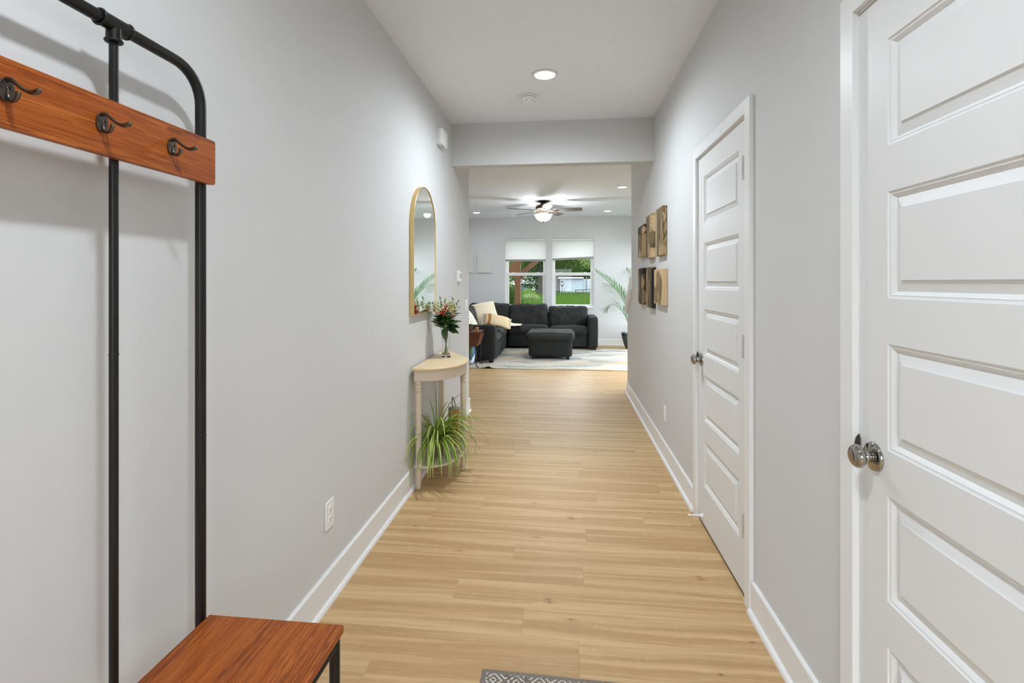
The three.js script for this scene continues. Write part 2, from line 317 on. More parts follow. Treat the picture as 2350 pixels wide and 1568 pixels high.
// five-panel moulded doors
const ROWS = [[0.2245, 0.473], [0.582, 0.8319], [0.9404, 1.1934], [1.3018, 1.5548], [1.6643, 1.9179]];
function raisedPanel(d0, d1, y0, y1, x) {
  const loops = [[0, 0], [0.0016, 0.003], [0.007, 0.0045], [0.0078, 0.0036], [0.0094, 0.005], [0.0145, 0.0092], [0.0168, 0.0115], [0.0176, 0.0115], [0.0430, 0.0046], [0.0432, 0.0012]];
  const P = [], ring = ([i, z]) => [[d0 + i, y0 + i, z], [d1 - i, y0 + i, z], [d1 - i, y1 - i, z], [d0 + i, y1 - i, z]];
  const push = (a) => P.push(x + a[2], a[1], -a[0]);
  const quad = (a, b, c, d) => { [a, b, c, a, c, d].forEach(push); };
  for (let k = 0; k < loops.length - 1; k++) { const a = ring(loops[k]), b = ring(loops[k + 1]); for (let i = 0; i < 4; i++) quad(a[i], b[i], b[(i + 1) % 4], a[(i + 1) % 4]); }
  const f = ring(loops[loops.length - 1]); quad(f[0], f[3], f[2], f[1]);
  const g = new THREE.BufferGeometry(); g.setAttribute('position', new THREE.Float32BufferAttribute(P, 3)); g.computeVertexNormals();
  // face the hall (-x)
  const n = g.attributes.normal; if (n.getX(n.count - 1) > 0) { const p = g.attributes.position.array; for (let i = 0; i < p.length; i += 9) for (let k = 0; k < 3; k++) { const t = p[i + 3 + k]; p[i + 3 + k] = p[i + 6 + k]; p[i + 6 + k] = t; } g.computeVertexNormals(); }
  g.setAttribute('uv', new THREE.BufferAttribute(new Float32Array(P.length / 3 * 2), 2)); return g;
}
function door(d0, d1, hinges) {
  const o = structGroup('door_' + (door.n = (door.n || 0) + 1)), s0 = d0 + 0.0015, s1 = d1 - 0.0012, Y0 = 0.012, Y1 = 2.0335, x0 = R, x1 = R + 0.035, st = 0.104;
  const a = s0 + st, b = s1 - st, rails = [Y0, ...ROWS.flat(), Y1], gs = [bx(x0, x1, Y0, Y1, s0, a), bx(x0, x1, Y0, Y1, b, s1)];
  for (let i = 0; i < rails.length; i += 2) gs.push(bx(x0, x1, rails[i], rails[i + 1], a, b));
  part('slab', gs, M.door, o);
  for (const [y0, y1] of ROWS) part('panel', raisedPanel(a, b, y0, y1, x0), M.door, o);
  part('back_skin', bx(x1 - 0.012, x1 - 0.002, Y0 + 0.1, Y1 - 0.1, a - 0.02, b + 0.02), M.door, o);
  part('jamb', [bx(x0, R + 0.12, 0, 2.054, d0 - 0.018, d0), bx(x0, R + 0.12, 0, 2.054, d1, d1 + 0.018), bx(x0, R + 0.12, 2.036, 2.054, d0, d1)], M.trim, o);
  part('stop', [bx(x1 + 0.002, x1 + 0.02, 0, 2.026, d0, d0 + 0.012), bx(x1 + 0.002, x1 + 0.02, 0, 2.026, d1 - 0.012, d1), bx(x1 + 0.002, x1 + 0.02, 2.02, 2.036, d0, d1)], M.trim, o);
  const cs = new THREE.Shape([[d0 - 0.063, 0], [d0 - 0.006, 0], [d0 - 0.006, 2.043], [d1 + 0.006, 2.043], [d1 + 0.006, 0], [d1 + 0.063, 0], [d1 + 0.063, 2.1], [d0 - 0.063, 2.1]].map((p) => new THREE.Vector2(...p)));
  part('casing', new THREE.ExtrudeGeometry(cs, { depth: 0.015, bevelEnabled: true, bevelThickness: 0.001, bevelSize: 0.0015, bevelOffset: -0.0015, bevelSegments: 2 }).rotateY(Math.PI / 2).translate(R - 0.016, 0, 0), M.trim, o);
  // knob on the far stile
  const kd = s1 - 0.056, ky = 0.909;
  const k = part('knob', slathe([[0.0, 0.0545], [0.006, 0.0547], [0.012, 0.0545], [0.019, 0.053], [0.0252, 0.0485], [0.0282, 0.042], [0.0272, 0.0355], [0.022, 0.0308], [0.0135, 0.0285], [0.0115, 0.0255], [0.0112, 0.022]], 56).rotateZ(Math.PI / 2).translate(R, ky, -kd), M.chrome, o, 'polished metal knob');
  part('rose', lathe([[0.0, 0.012], [0.013, 0.012], [0.020, 0.0108], [0.0315, 0.0085], [0.0345, 0.006], [0.0355, 0.002], [0.0355, 0.0]], 44).rotateZ(Math.PI / 2).translate(R, ky, -kd), M.chrome, k);
  part('neck', lathe([[0.0105, 0.009], [0.0142, 0.0112], [0.0142, 0.0215], [0.0125, 0.0228], [0.0118, 0.026]], 40).rotateZ(Math.PI / 2).translate(R, ky, -kd), M.chrome, k);
  part('keyhole', lathe([[0, 0.0552], [0.0035, 0.0552], [0.0042, 0.0556], [0.0055, 0.0556], [0.006, 0.0543]], 24).rotateZ(Math.PI / 2).translate(R, ky, -kd), M.chrome, k);
  // strike plate lip bent round the far jamb edge
  part('strike_plate', [rbx(R - 0.0005, R + 0.002, ky - 0.028, ky + 0.03, d1 - 0.002, d1 + 0.001, 0.0005), alongD([[0, -0.03], [-0.008, -0.024], [-0.0125, -0.008], [-0.0125, 0.012], [-0.009, 0.028], [-0.003, 0.036], [0, 0.037]].map(([x, y]) => [R + x, ky + y]), d1 + 0.0028, d1 + 0.0056)], M.hook, o);
  if (hinges) for (const hy of [0.31, 1.068, 1.825]) {
    const hg = part('hinge', [rbx(R - 0.004, R + 0.002, hy - 0.05, hy + 0.05, s0 + 0.004, s0 + 0.03, 0.001)], M.hinge, o);
    for (let i = 0; i < 5; i++) part('knuckle', new THREE.CylinderGeometry(0.0068, 0.0068, 0.019, 14).translate(R - 0.0085, hy - 0.04 + i * 0.02, -(s0 + 0.022)), M.hinge, hg);
  }
  return o;
}
const closet = door(...doorHoles[0], true);
door(...doorHoles[1], false);
{ // rigid door stop screwed low on the closet door
  const dd = 2.79, y = 0.052;
  const t = part('door_stop', lathe([[0, 0], [0.0125, 0], [0.0125, 0.003], [0.008, 0.009], [0.0052, 0.014], [0.0042, 0.066]], 20).rotateZ(Math.PI / 2).translate(R, y, -dd), M.plastic, closet);
  part('rubber_tip', lathe([[0.0042, 0.064], [0.0068, 0.065], [0.007, 0.078], [0.0055, 0.081], [0, 0.081]], 20).rotateZ(Math.PI / 2).translate(R, y, -dd), std('rubber', { color: 0xeee7d4, roughness: 0.7 }), t);
}

// windows of the far room
function ringXY(x0, x1, y0, y1, w, d0, d1) { return [bx(x0, x0 + w[0], y0, y1, d0, d1), bx(x1 - w[1], x1, y0, y1, d0, d1), bx(x0 + w[0], x1 - w[1], y0, y0 + w[2], d0, d1), bx(x0 + w[0], x1 - w[1], y1 - w[3], y1, d0, d1)]; }
WIN.forEach(([a, b], i) => {
  const o = structGroup('window_' + (i + 1)), d = FAR + 0.035;
  part('window_frame', ringXY(a, b, WY0, WY1, [0.03, 0.03, 0.03, 0.03], d, FAR + 0.13), M.vinyl, o);
  const u = part('upper_sash', ringXY(a + 0.03, b - 0.03, 1.535, WY1 - 0.03, [0.034, 0.034, 0.015, 0.035], d + 0.05, d + 0.08), M.vinyl, o);
  part('pane', bx(a + 0.06, b - 0.06, 1.545, WY1 - 0.06, d + 0.064, d + 0.066), M.pane, u);
  const lo = part('lower_sash', ringXY(a + 0.03, b - 0.03, WY0 + 0.03, 1.547, [0.045, 0.045, 0.035, 0.062], d + 0.015, d + 0.048), M.vinyl, o);
  part('pane', bx(a + 0.07, b - 0.07, WY0 + 0.06, 1.49, d + 0.030, d + 0.032), M.pane, lo);
  for (const f of [0.2, 0.8]) part('sash_lock', rbx(lerp(a, b, f) - 0.025, lerp(a, b, f) + 0.025, 1.547, 1.558, d + 0.018, d + 0.045, 0.004), M.vinyl, lo);
  part('sill', rbx(a - 0.0, b + 0.0, WY0 - 0.004, WY0 + 0.012, FAR - 0.012, d + 0.01, 0.004), M.trim, o);
});
{ // patio door and side window that light the far room from the right
  const o = structGroup('door_3');
  const ringZ = (d0, d1, y0, y1, w, x0, x1) => [bx(x0, x1, y0, y1, d0, d0 + w), bx(x0, x1, y0, y1, d1 - w, d1), bx(x0, x1, y0, y0 + w, d0 + w, d1 - w), bx(x0, x1, y1 - w, y1, d0 + w, d1 - w)];
  part('frame', ringZ(PD[0], PD[1], 0, 2.06, 0.04, XR + 0.03, XR + 0.14), M.vinyl, o);
  const mid = (PD[0] + PD[1]) / 2;
  for (const [p, q, k] of [[PD[0] + 0.04, mid + 0.03, 0.05], [mid - 0.03, PD[1] - 0.04, 0.085]]) { const l = part('leaf', ringZ(p, q, 0.04, 2.02, 0.07, XR + k, XR + k + 0.03), M.vinyl, o); part('pane', bx(XR + k + 0.013, XR + k + 0.017, 0.1, 1.96, p + 0.06, q - 0.06), M.pane, l); }
  const f = structGroup('door_4');
  part('frame', [bx(FD[0], FD[0] + 0.04, 0, 2.1, BACK - 0.1, BACK), bx(FD[1] - 0.04, FD[1], 0, 2.1, BACK - 0.1, BACK), bx(FD[0] + 0.04, FD[1] - 0.04, 2.06, 2.1, BACK - 0.1, BACK)], M.trim, f);
  const fl = part('leaf', ringXY(FD[0] + 0.045, FD[1] - 0.045, 0.01, 2.055, [0.09, 0.09, 0.16, 0.1], BACK - 0.07, BACK - 0.03), M.trim, f);
  part('pane', bx(FD[0] + 0.13, FD[1] - 0.13, 0.165, 1.96, BACK - 0.052, BACK - 0.048), M.pane, fl);
  const w = structGroup('window_3');
  part('window_frame', ringZ(SW[0], SW[1], 0.5, 2.285, 0.05, XR + 0.03, XR + 0.13), M.vinyl, w);
  part('pane', bx(XR + 0.078, XR + 0.082, 0.54, 2.245, SW[0] + 0.04, SW[1] - 0.04), M.pane, w);
  part('meeting_rail', bx(XR + 0.06, XR + 0.1, 1.53, 1.58, SW[0] + 0.05, SW[1] - 0.05), M.vinyl, w);
}

// ---------------------------------------------------------------- lamps
function discLamp(x, d, label, power) {
  const t = thing('ceiling_light', label, 'ceiling light', x, CEIL, d);
  part('trim_ring', lathe([[0.0685, -0.004], [0.071, -0.0085], [0.083, -0.004], [0.087, 0], [0.06, 0]], 48), M.plastic, t);
  part('diffuser', lathe([[0, -0.0075], [0.045, -0.007], [0.0665, -0.0045], [0.0695, -0.002]], 48), M.lit, t);
  const l = new THREE.SpotLight(0xedf7ff, power, 0, 1.54, 0.88, 2); l.position.set(0, -0.014, 0); l.target.position.set(0, -1, 0); l.castShadow = true; l.shadow.radius = 3.6; t.add(l, l.target);
}
discLamp(-0.128, 3.3, 'round recessed hall light in front of the smoke detector', HALL_LAMP);
discLamp(-0.128, 0.46, 'round recessed hall light above the coat rack', HALL_LAMP * 0.74);
discLamp(0.854, 7.31, 'recessed light of the far room nearest the right wall end', ROOM_LAMP);
discLamp(0.851, 9.73, 'recessed light of the far room above the right window side', ROOM_LAMP);
discLamp(-1.744, 9.69, 'recessed light of the far room left of the ceiling fan', ROOM_LAMP);
discLamp(-1.744, 7.31, 'recessed light of the far room hidden by the left wall', ROOM_LAMP);

{ // ceiling fan with a bowl light
  const t = thing('ceiling_fan', 'bronze five-blade ceiling fan with a glowing white bowl light', 'ceiling fan', -0.3525, CEIL, 8.46);
  part('canopy', lathe([[0, 0], [0.098, 0], [0.098, -0.012], [0.09, -0.018], [0.055, -0.022], [0.048, -0.05], [0.058, -0.07], [0, -0.07]], 40), M.bronze, t);
  part('motor_housing', lathe([[0, -0.062], [0.09, -0.062], [0.125, -0.078], [0.134, -0.1], [0.132, -0.128], [0.118, -0.142], [0.07, -0.15], [0.062, -0.19], [0.07, -0.2], [0.05, -0.222], [0, -0.222]], 40), M.bronze, t);
  const blade = () => {
    const s = new THREE.Shape(); s.moveTo(0.19, -0.05); s.quadraticCurveTo(0.4, -0.074, 0.64, -0.07); s.quadraticCurveTo(0.672, -0.062, 0.672, 0); s.quadraticCurveTo(0.672, 0.062, 0.64, 0.07); s.quadraticCurveTo(0.4, 0.074, 0.19, 0.05); s.quadraticCurveTo(0.175, 0, 0.19, -0.05);
    const g = new THREE.ExtrudeGeometry(s, { depth: 0.006, bevelEnabled: true, bevelThickness: 0.001, bevelSize: 0.001, bevelSegments: 1, curveSegments: 10 });
    return g.rotateX(-Math.PI / 2).rotateX(-0.2);
  };
  const iron = () => [limb([new THREE.Vector3(0.06, -0.005, 0), new THREE.Vector3(0.12, 0.004, 0.0), new THREE.Vector3(0.17, -0.008, 0)], [0.011, 0.009, 0.012], 10, 8), new THREE.CylinderGeometry(0.034, 0.034, 0.005, 20)  .scale(1.5, 1, 0.85).rotateX(-0.2).translate(0.212, -0.009, 0)];
  for (let i = 0; i < 5; i++) { const a = (i * 72 + 8) * Math.PI / 180, b = part('blade', blade(), M.blade, t); b.position.y = -0.163; b.rotation.y = -a; part('blade_iron', iron(), M.bronze, b); }
  const bowl = part('light_bowl', slathe([[0.006, -0.352], [0.05, -0.347], [0.1, -0.322], [0.132, -0.285], [0.146, -0.253], [0.158, -0.236], [0.153, -0.233], [0.141, -0.25], [0.126, -0.283], [0.096, -0.317], [0.048, -0.341], [0.004, -0.345]], 48), M.bowl, t, 'white frosted glass bowl, lit');
  part('finial', lathe([[0, -0.372], [0.006, -0.37], [0.011, -0.362], [0.008, -0.356], [0.014, -0.35], [0.003, -0.348]], 20), M.bronze, bowl);
  part('bowl_rod', new THREE.CylinderGeometry(0.006, 0.006, 0.13, 10).translate(0, -0.285, 0), M.bronze, bowl);
  const l = new THREE.PointLight(0xf0f6ff, FAN_LAMP); l.position.set(0.045, -0.26, 0); l.castShadow = true; l.shadow.radius = 2; t.add(l);
}

// ---------------------------------------------------------------- hall tree: bench, posts, hook board
{
  const t = thing('hall_tree', 'hall tree with black pipe frame, red-brown bench seat and hook board', 'hall tree');
  const px = -0.915, d1 = 1.146, d0 = 0.314, top = 1.867, r = 0.08;
  const path = new THREE.CurvePath();
  const line = (a, b) => path.add(new THREE.LineCurve3(a, b)), arc = (a, m, b) => path.add(new THREE.QuadraticBezierCurve3(a, m, b));
  line(V(px, 0, d1), V(px, top - r, d1));
  const bend = (c, from, to) => { for (let i = 0; i < 8; i++) { const p = (k) => { const q = lerp(from, to, k / 8); return V(px, top - r + Math.sin(q) * r, c + Math.cos(q) * r); }; line(p(i), p(i + 1)); } };
  bend(d1 - r, 0, Math.PI / 2); line(V(px, top, d1 - r), V(px, top, d0 + r)); bend(d0 + r, Math.PI / 2, Math.PI); line(V(px, top - r, d0), V(px, 0, d0));
  part('pipe_frame', new THREE.TubeGeometry(path, 260, 0.0125, 18), M.black, t, 'black steel pipe bent over the top');
  for (const d of [0.906, 0.554]) {
    const b = part('upright', new THREE.CylinderGeometry(0.0082, 0.0082, 1.37, 16).translate(px, 0.485 + 0.685, -d), M.black, t, 'thin black steel upright');
    part('joint', new THREE.CylinderGeometry(0.0088, 0.0088, 0.004, 16).translate(px, 1.192, -d), M.black, b);
    part('tee_fitting', [new THREE.CylinderGeometry(0.0155, 0.0155, 0.062, 22).rotateX(Math.PI / 2).translate(px, top, -d), ...[-0.031, 0.031].map((o) => new THREE.TorusGeometry(0.0148, 0.003, 8, 24).translate(px, top, -d + o)),
      new THREE.CylinderGeometry(0.0135, 0.0135, 0.036, 22).translate(px, top - 0.018, -d), new THREE.TorusGeometry(0.013, 0.0036, 8, 24).rotateX(Math.PI / 2).translate(px, top - 0.034, -d)], M.black, t);
  }
  for (const d of [d0, d1]) { const c = part('coupling', [new THREE.TorusGeometry(0.0122, 0.0011, 6, 24).rotateX(Math.PI / 2).translate(px, 0.951, -d)], M.black, t); part('screw', new THREE.SphereGeometry(0.004, 10, 8).translate(px - 0.0135, 0.972, -d - 0.004), M.black, c); }
  const uvAlong = (g, dir, f) => { const p = g.attributes.position, n = g.attributes.normal, uv = g.attributes.uv; for (let i = 0; i < uv.count; i++) uv.setXY(i, -p.getZ(i) * 0.9 + f, (dir === 'y' ? p.getY(i) : Math.abs(n.getY(i)) > 0.5 ? p.getX(i) : p.getX(i) + p.getY(i)) / 0.4 + f); return g; };
  // board, rounded corners, with five coat hooks
  const bs = new THREE.Shape(), by0 = 1.588, by1 = 1.7, bd0 = 0.298, bd1 = 1.163, br = 0.008;
  bs.moveTo(bd0 + br, by0); bs.lineTo(bd1 - br, by0); bs.quadraticCurveTo(bd1, by0, bd1, by0 + br); bs.lineTo(bd1, by1 - br); bs.quadraticCurveTo(bd1, by1, bd1 - br, by1); bs.lineTo(bd0 + br, by1); bs.quadraticCurveTo(bd0, by1, bd0, by1 - br); bs.lineTo(bd0, by0 + br); bs.quadraticCurveTo(bd0, by0, bd0 + br, by0);
  const bg = new THREE.ExtrudeGeometry(bs, { depth: 0.013, bevelEnabled: true, bevelThickness: 0.001, bevelSize: 0.001, bevelSegments: 2, bevelOffset: -0.001 }).rotateY(Math.PI / 2).translate(-0.9015, 0, 0);
  const board = part('hook_board', uvAlong(bg, 'y', -0.2), M.redwood, t, 'red-brown wood board');
  const plate = new THREE.Shape(); plate.absellipse(0, 0, 0.0112, 0.0185, 0, Math.PI * 2);
  const hookG = join([new THREE.ExtrudeGeometry(plate, { depth: 0.002, bevelEnabled: true, bevelThickness: 0.0008, bevelSize: 0.0008, bevelSegments: 2, curveSegments: 24 }).rotateY(Math.PI / 2).translate(0.001, 0, 0),
    limb([[0.003, 0.017], [0.010, 0.0165], [0.02, 0.009], [0.034, -0.001], [0.046, -0.0055], [0.055, -0.0055], [0.061, -0.003]].map(([x, y]) => new THREE.Vector3(x, y, 0)), [0.004, 0.0030, 0.0025, 0.0024, 0.0027, 0.0036, 0.0038], 30, 12, 1.2),
    limb([[0.003, 0.004], [0.0035, -0.008], [0.006, -0.014], [0.012, -0.018], [0.0185, -0.0165], [0.0225, -0.011], [0.024, -0.0055]].map(([x, y]) => new THREE.Vector3(x, y, 0)), [0.002, 0.0024, 0.0026, 0.0025, 0.0025, 0.003, 0.0034], 30, 12, 1.3)]);
  const screwG = new THREE.CylinderGeometry(0.003, 0.0034, 0.0016, 12).rotateZ(-Math.PI / 2);
  for (const d of [1.0208, 0.852, 0.6894, 0.525, 0.36]) {
    const h = part('hook', hookG, M.hook, board, 'dark bronze double coat hook'); h.position.set(-0.887, 1.647, -d);
    // its two screws belong to the same casting
    h.geometry = join([hookG, screwG.clone().translate(0.0042, 0.004, 0.0066), screwG.clone().translate(0.0042, 0.004, -0.0066)]);
  }
  part('seat', uvAlong(rbx(-0.897, -0.5395, 0.475, 0.495, 0.306, 1.1545, 0.0035, 3), 'x', -0.15), M.redwood, t, 'red-brown wood bench seat');
  for (const d of [1.135, 0.325]) { part('leg', new THREE.CylinderGeometry(0.0125, 0.0125, 0.475, 18).translate(-0.5545, 0.2375, -d), M.black, t); part('foot_cap', new THREE.CylinderGeometry(0.0138, 0.0138, 0.012, 18).translate(-0.5545, 0.006, -d), M.dark, t); part('side_rail', tube([V(px, 0.455, d), V(-0.5545, 0.455, d)], 0.009, 4, 10), M.black, t); }
  part('front_rail', tube([V(-0.5545, 0.455, 0.325), V(-0.5545, 0.455, 1.135)], 0.009, 4, 10), M.black, t);
}

// ---------------------------------------------------------------- small fittings
function outlet(label, x, s, d, y) {                                  // s: +1 faces +x
  const t = thing('power_outlet', label, 'outlet', x, y, d, s > 0 ? 0 : Math.PI);
  part('cover_plate', rbx(0, 0.006, -0.059, 0.059, -0.036, 0.036, 0.004, 3), M.plastic, t);
  for (const k of [-1, 1]) {
    const sh = new THREE.Shape(); sh.absarc(0, 0, 0.0168, 0.55, Math.PI - 0.55, false); sh.absarc(0, 0, 0.0168, Math.PI + 0.55, 2 * Math.PI - 0.55, false);
    const rc = part('receptacle', new THREE.ExtrudeGeometry(sh, { depth: 0.0022, bevelEnabled: true, bevelThickness: 0.0006, bevelSize: 0.0006, bevelSegments: 2 }).rotateY(Math.PI / 2).translate(0.006, k * 0.0195, 0), M.plastic, t);
    for (const z of [-0.0064, 0.0064]) part('slot', bx(0.0086, 0.0091, k * 0.0195 - 0.002, k * 0.0195 + 0.006, z - 0.001, z + 0.001), M.dark, rc);
    part('slot', new THREE.CylinderGeometry(0.0023, 0.0023, 0.0006, 10).rotateZ(Math.PI / 2).translate(0.0088, k * 0.0195 - 0.007, 0), M.dark, rc);
  }
  part('screw', new THREE.CylinderGeometry(0.003, 0.003, 0.001, 12).rotateZ(Math.PI / 2).translate(0.0063, 0, 0), M.hinge, t);
}
outlet('white power outlet low on the left wall near the bench', L, 1, 1.966, 0.362);
outlet('white power outlet low on the right wall below the pictures', R, -1, 3.80, 0.343);
{ // chime box high on the left wall
  const t = thing('wall_chime', 'white rounded plastic box high on the left wall near the header', 'chime', L, 2.482, 3.80);
  const shp = (w, h, r) => { const s = new THREE.Shape(); s.moveTo(-w + r, -h); s.lineTo(w - r, -h); s.quadraticCurveTo(w, -h, w, -h + r); s.lineTo(w, h - r); s.quadraticCurveTo(w, h, w - r, h); s.lineTo(-w + r, h); s.quadraticCurveTo(-w, h, -w, h - r); s.lineTo(-w, -h + r); s.quadraticCurveTo(-w, -h, -w + r, -h); return s; };
  const slab = (w, h, r, x0, x1, b) => new THREE.ExtrudeGeometry(shp(w, h, r), { depth: x1 - x0 - b, bevelEnabled: true, bevelThickness: b, bevelSize: b, bevelOffset: -b, bevelSegments: 3, curveSegments: 8 }).rotateY(Math.PI / 2).translate(x0, 0, 0);
  part('back_plate', slab(0.082, 0.064, 0.018, 0.002, 0.014, 0.002), M.plastic, t); part('body', slab(0.084, 0.066, 0.02, 0.0155, 0.032, 0.002), M.plastic, t); part('cover', slab(0.082, 0.064, 0.02, 0.0335, 0.047, 0.007), M.plastic, t);
  part('grille', [0, 1, 2].map((i) => bx(0.02 + i * 0.005, 0.022 + i * 0.005, -0.0668, -0.0655, -0.045, 0.045)), M.screen, t);
}
{ // thermostat
  const t = thing('thermostat', 'small white thermostat on the left wall above the switch', 'thermostat', L, 1.394, 4.485);
  part('wall_plate', rbx(0.0, 0.008, -0.057, 0.054, -0.062, 0.062, 0.004, 3), M.plastic, t); part('body', rbx(0.008, 0.026, -0.046, 0.043, -0.048, 0.05, 0.004, 3), M.plastic, t); part('display', rbx(0.0255, 0.0268, -0.02, 0.028, -0.03, 0.03, 0.0005), M.screen, t);
  part('button', rbx(0.0255, 0.0275, -0.038, -0.03, -0.02, 0.02, 0.001), M.plastic, t);
}
{ // rocker switch
  const t = thing('light_switch', 'white rocker light switch at the end of the left wall', 'switch', L, 1.108, 4.86);
  part('cover_plate', rbx(0, 0.006, -0.058, 0.058, -0.058, 0.058, 0.003, 2), M.plastic, t);
  for (const z of [-0.024, 0.024]) part('rocker', [acrossX([[-0.016, 0.033], [0.016, 0.033], [0.016, -0.033], [-0.016, -0.033]].map(([a, y]) => [z + a, y]), 0.006, 0.0085), bx(0.0085, 0.0105, -0.032, -0.004, z - 0.015, z + 0.015)], M.plastic, t);
}
{ // smoke detector
  const t = thing('smoke_detector', 'white domed smoke detector on the hall ceiling', 'smoke detector', -0.2665, CEIL, 3.68);
  part('base', lathe([[0.0, 0], [0.069, 0], [0.069, -0.006], [0.062, -0.011], [0, -0.011]], 40), M.plastic, t);
  part('housing', lathe([[0, -0.013], [0.058, -0.013], [0.0595, -0.017], [0.056, -0.034], [0.049, -0.046], [0.042, -0.049], [0.036, -0.048], [0.03, -0.0505], [0, -0.0515]], 40), M.plastic, t);
  for (let i = 0; i < 7; i++) { const a = i / 7 * Math.PI * 2; part('vent', new THREE.BoxGeometry(0.018, 0.003, 0.003).rotateY(-a + Math.PI / 2).translate(Math.cos(a) * 0.0525, -0.042, Math.sin(a) * 0.0525), M.screen, t); }
}
{ // ceiling register
  const t = thing('ceiling_vent', 'white slotted air vent on the far room ceiling', 'vent', 0.455, CEIL, 10.38);
  part('frame', [bx(-0.2, 0.2, -0.008, 0, -0.075, -0.05), bx(-0.2, 0.2, -0.008, 0, 0.05, 0.075), bx(-0.2, -0.17, -0.008, 0, -0.05, 0.05), bx(0.17, 0.2, -0.008, 0, -0.05, 0.05)], M.plastic, t);
  part('duct', bx(-0.17, 0.17, -0.0015, -0.0005, -0.05, 0.05), M.dark, t);
  for (let i = 0; i < 5; i++) part('slat', new THREE.BoxGeometry(0.34, 0.0015, 0.016).rotateX(0.7).translate(0, -0.006, -0.04 + i * 0.02), M.plastic, t);
}
{ // arched mirror
  const t = thing('arched_mirror', 'tall arched wall mirror in a thin gold frame', 'mirror', L, 1.125, 3.318);
  const w = 0.272, H = 0.874, arch = (o) => { const s = new THREE.Shape(); const k = w - o; s.moveTo(-k, o); s.lineTo(k, o); s.lineTo(k, H - w); s.absarc(0, H - w, k, 0, Math.PI, false); s.lineTo(-k, o); return s; };
  const f = arch(0); f.holes.push(arch(0.0055));
  part('frame', new THREE.ExtrudeGeometry(f, { depth: 0.028, bevelEnabled: true, bevelThickness: 0.0008, bevelSize: 0.0008, bevelOffset: -0.0008, bevelSegments: 1, curveSegments: 40 }).rotateY(Math.PI / 2).translate(0.001, 0, 0), M.gold, t, 'thin brushed gold frame');
  part('mirror_glass', new THREE.ExtrudeGeometry(arch(0.004), { depth: 0.004, bevelEnabled: false, curveSegments: 40 }).rotateY(Math.PI / 2).translate(0.021, 0, 0), M.mirror, t);
}
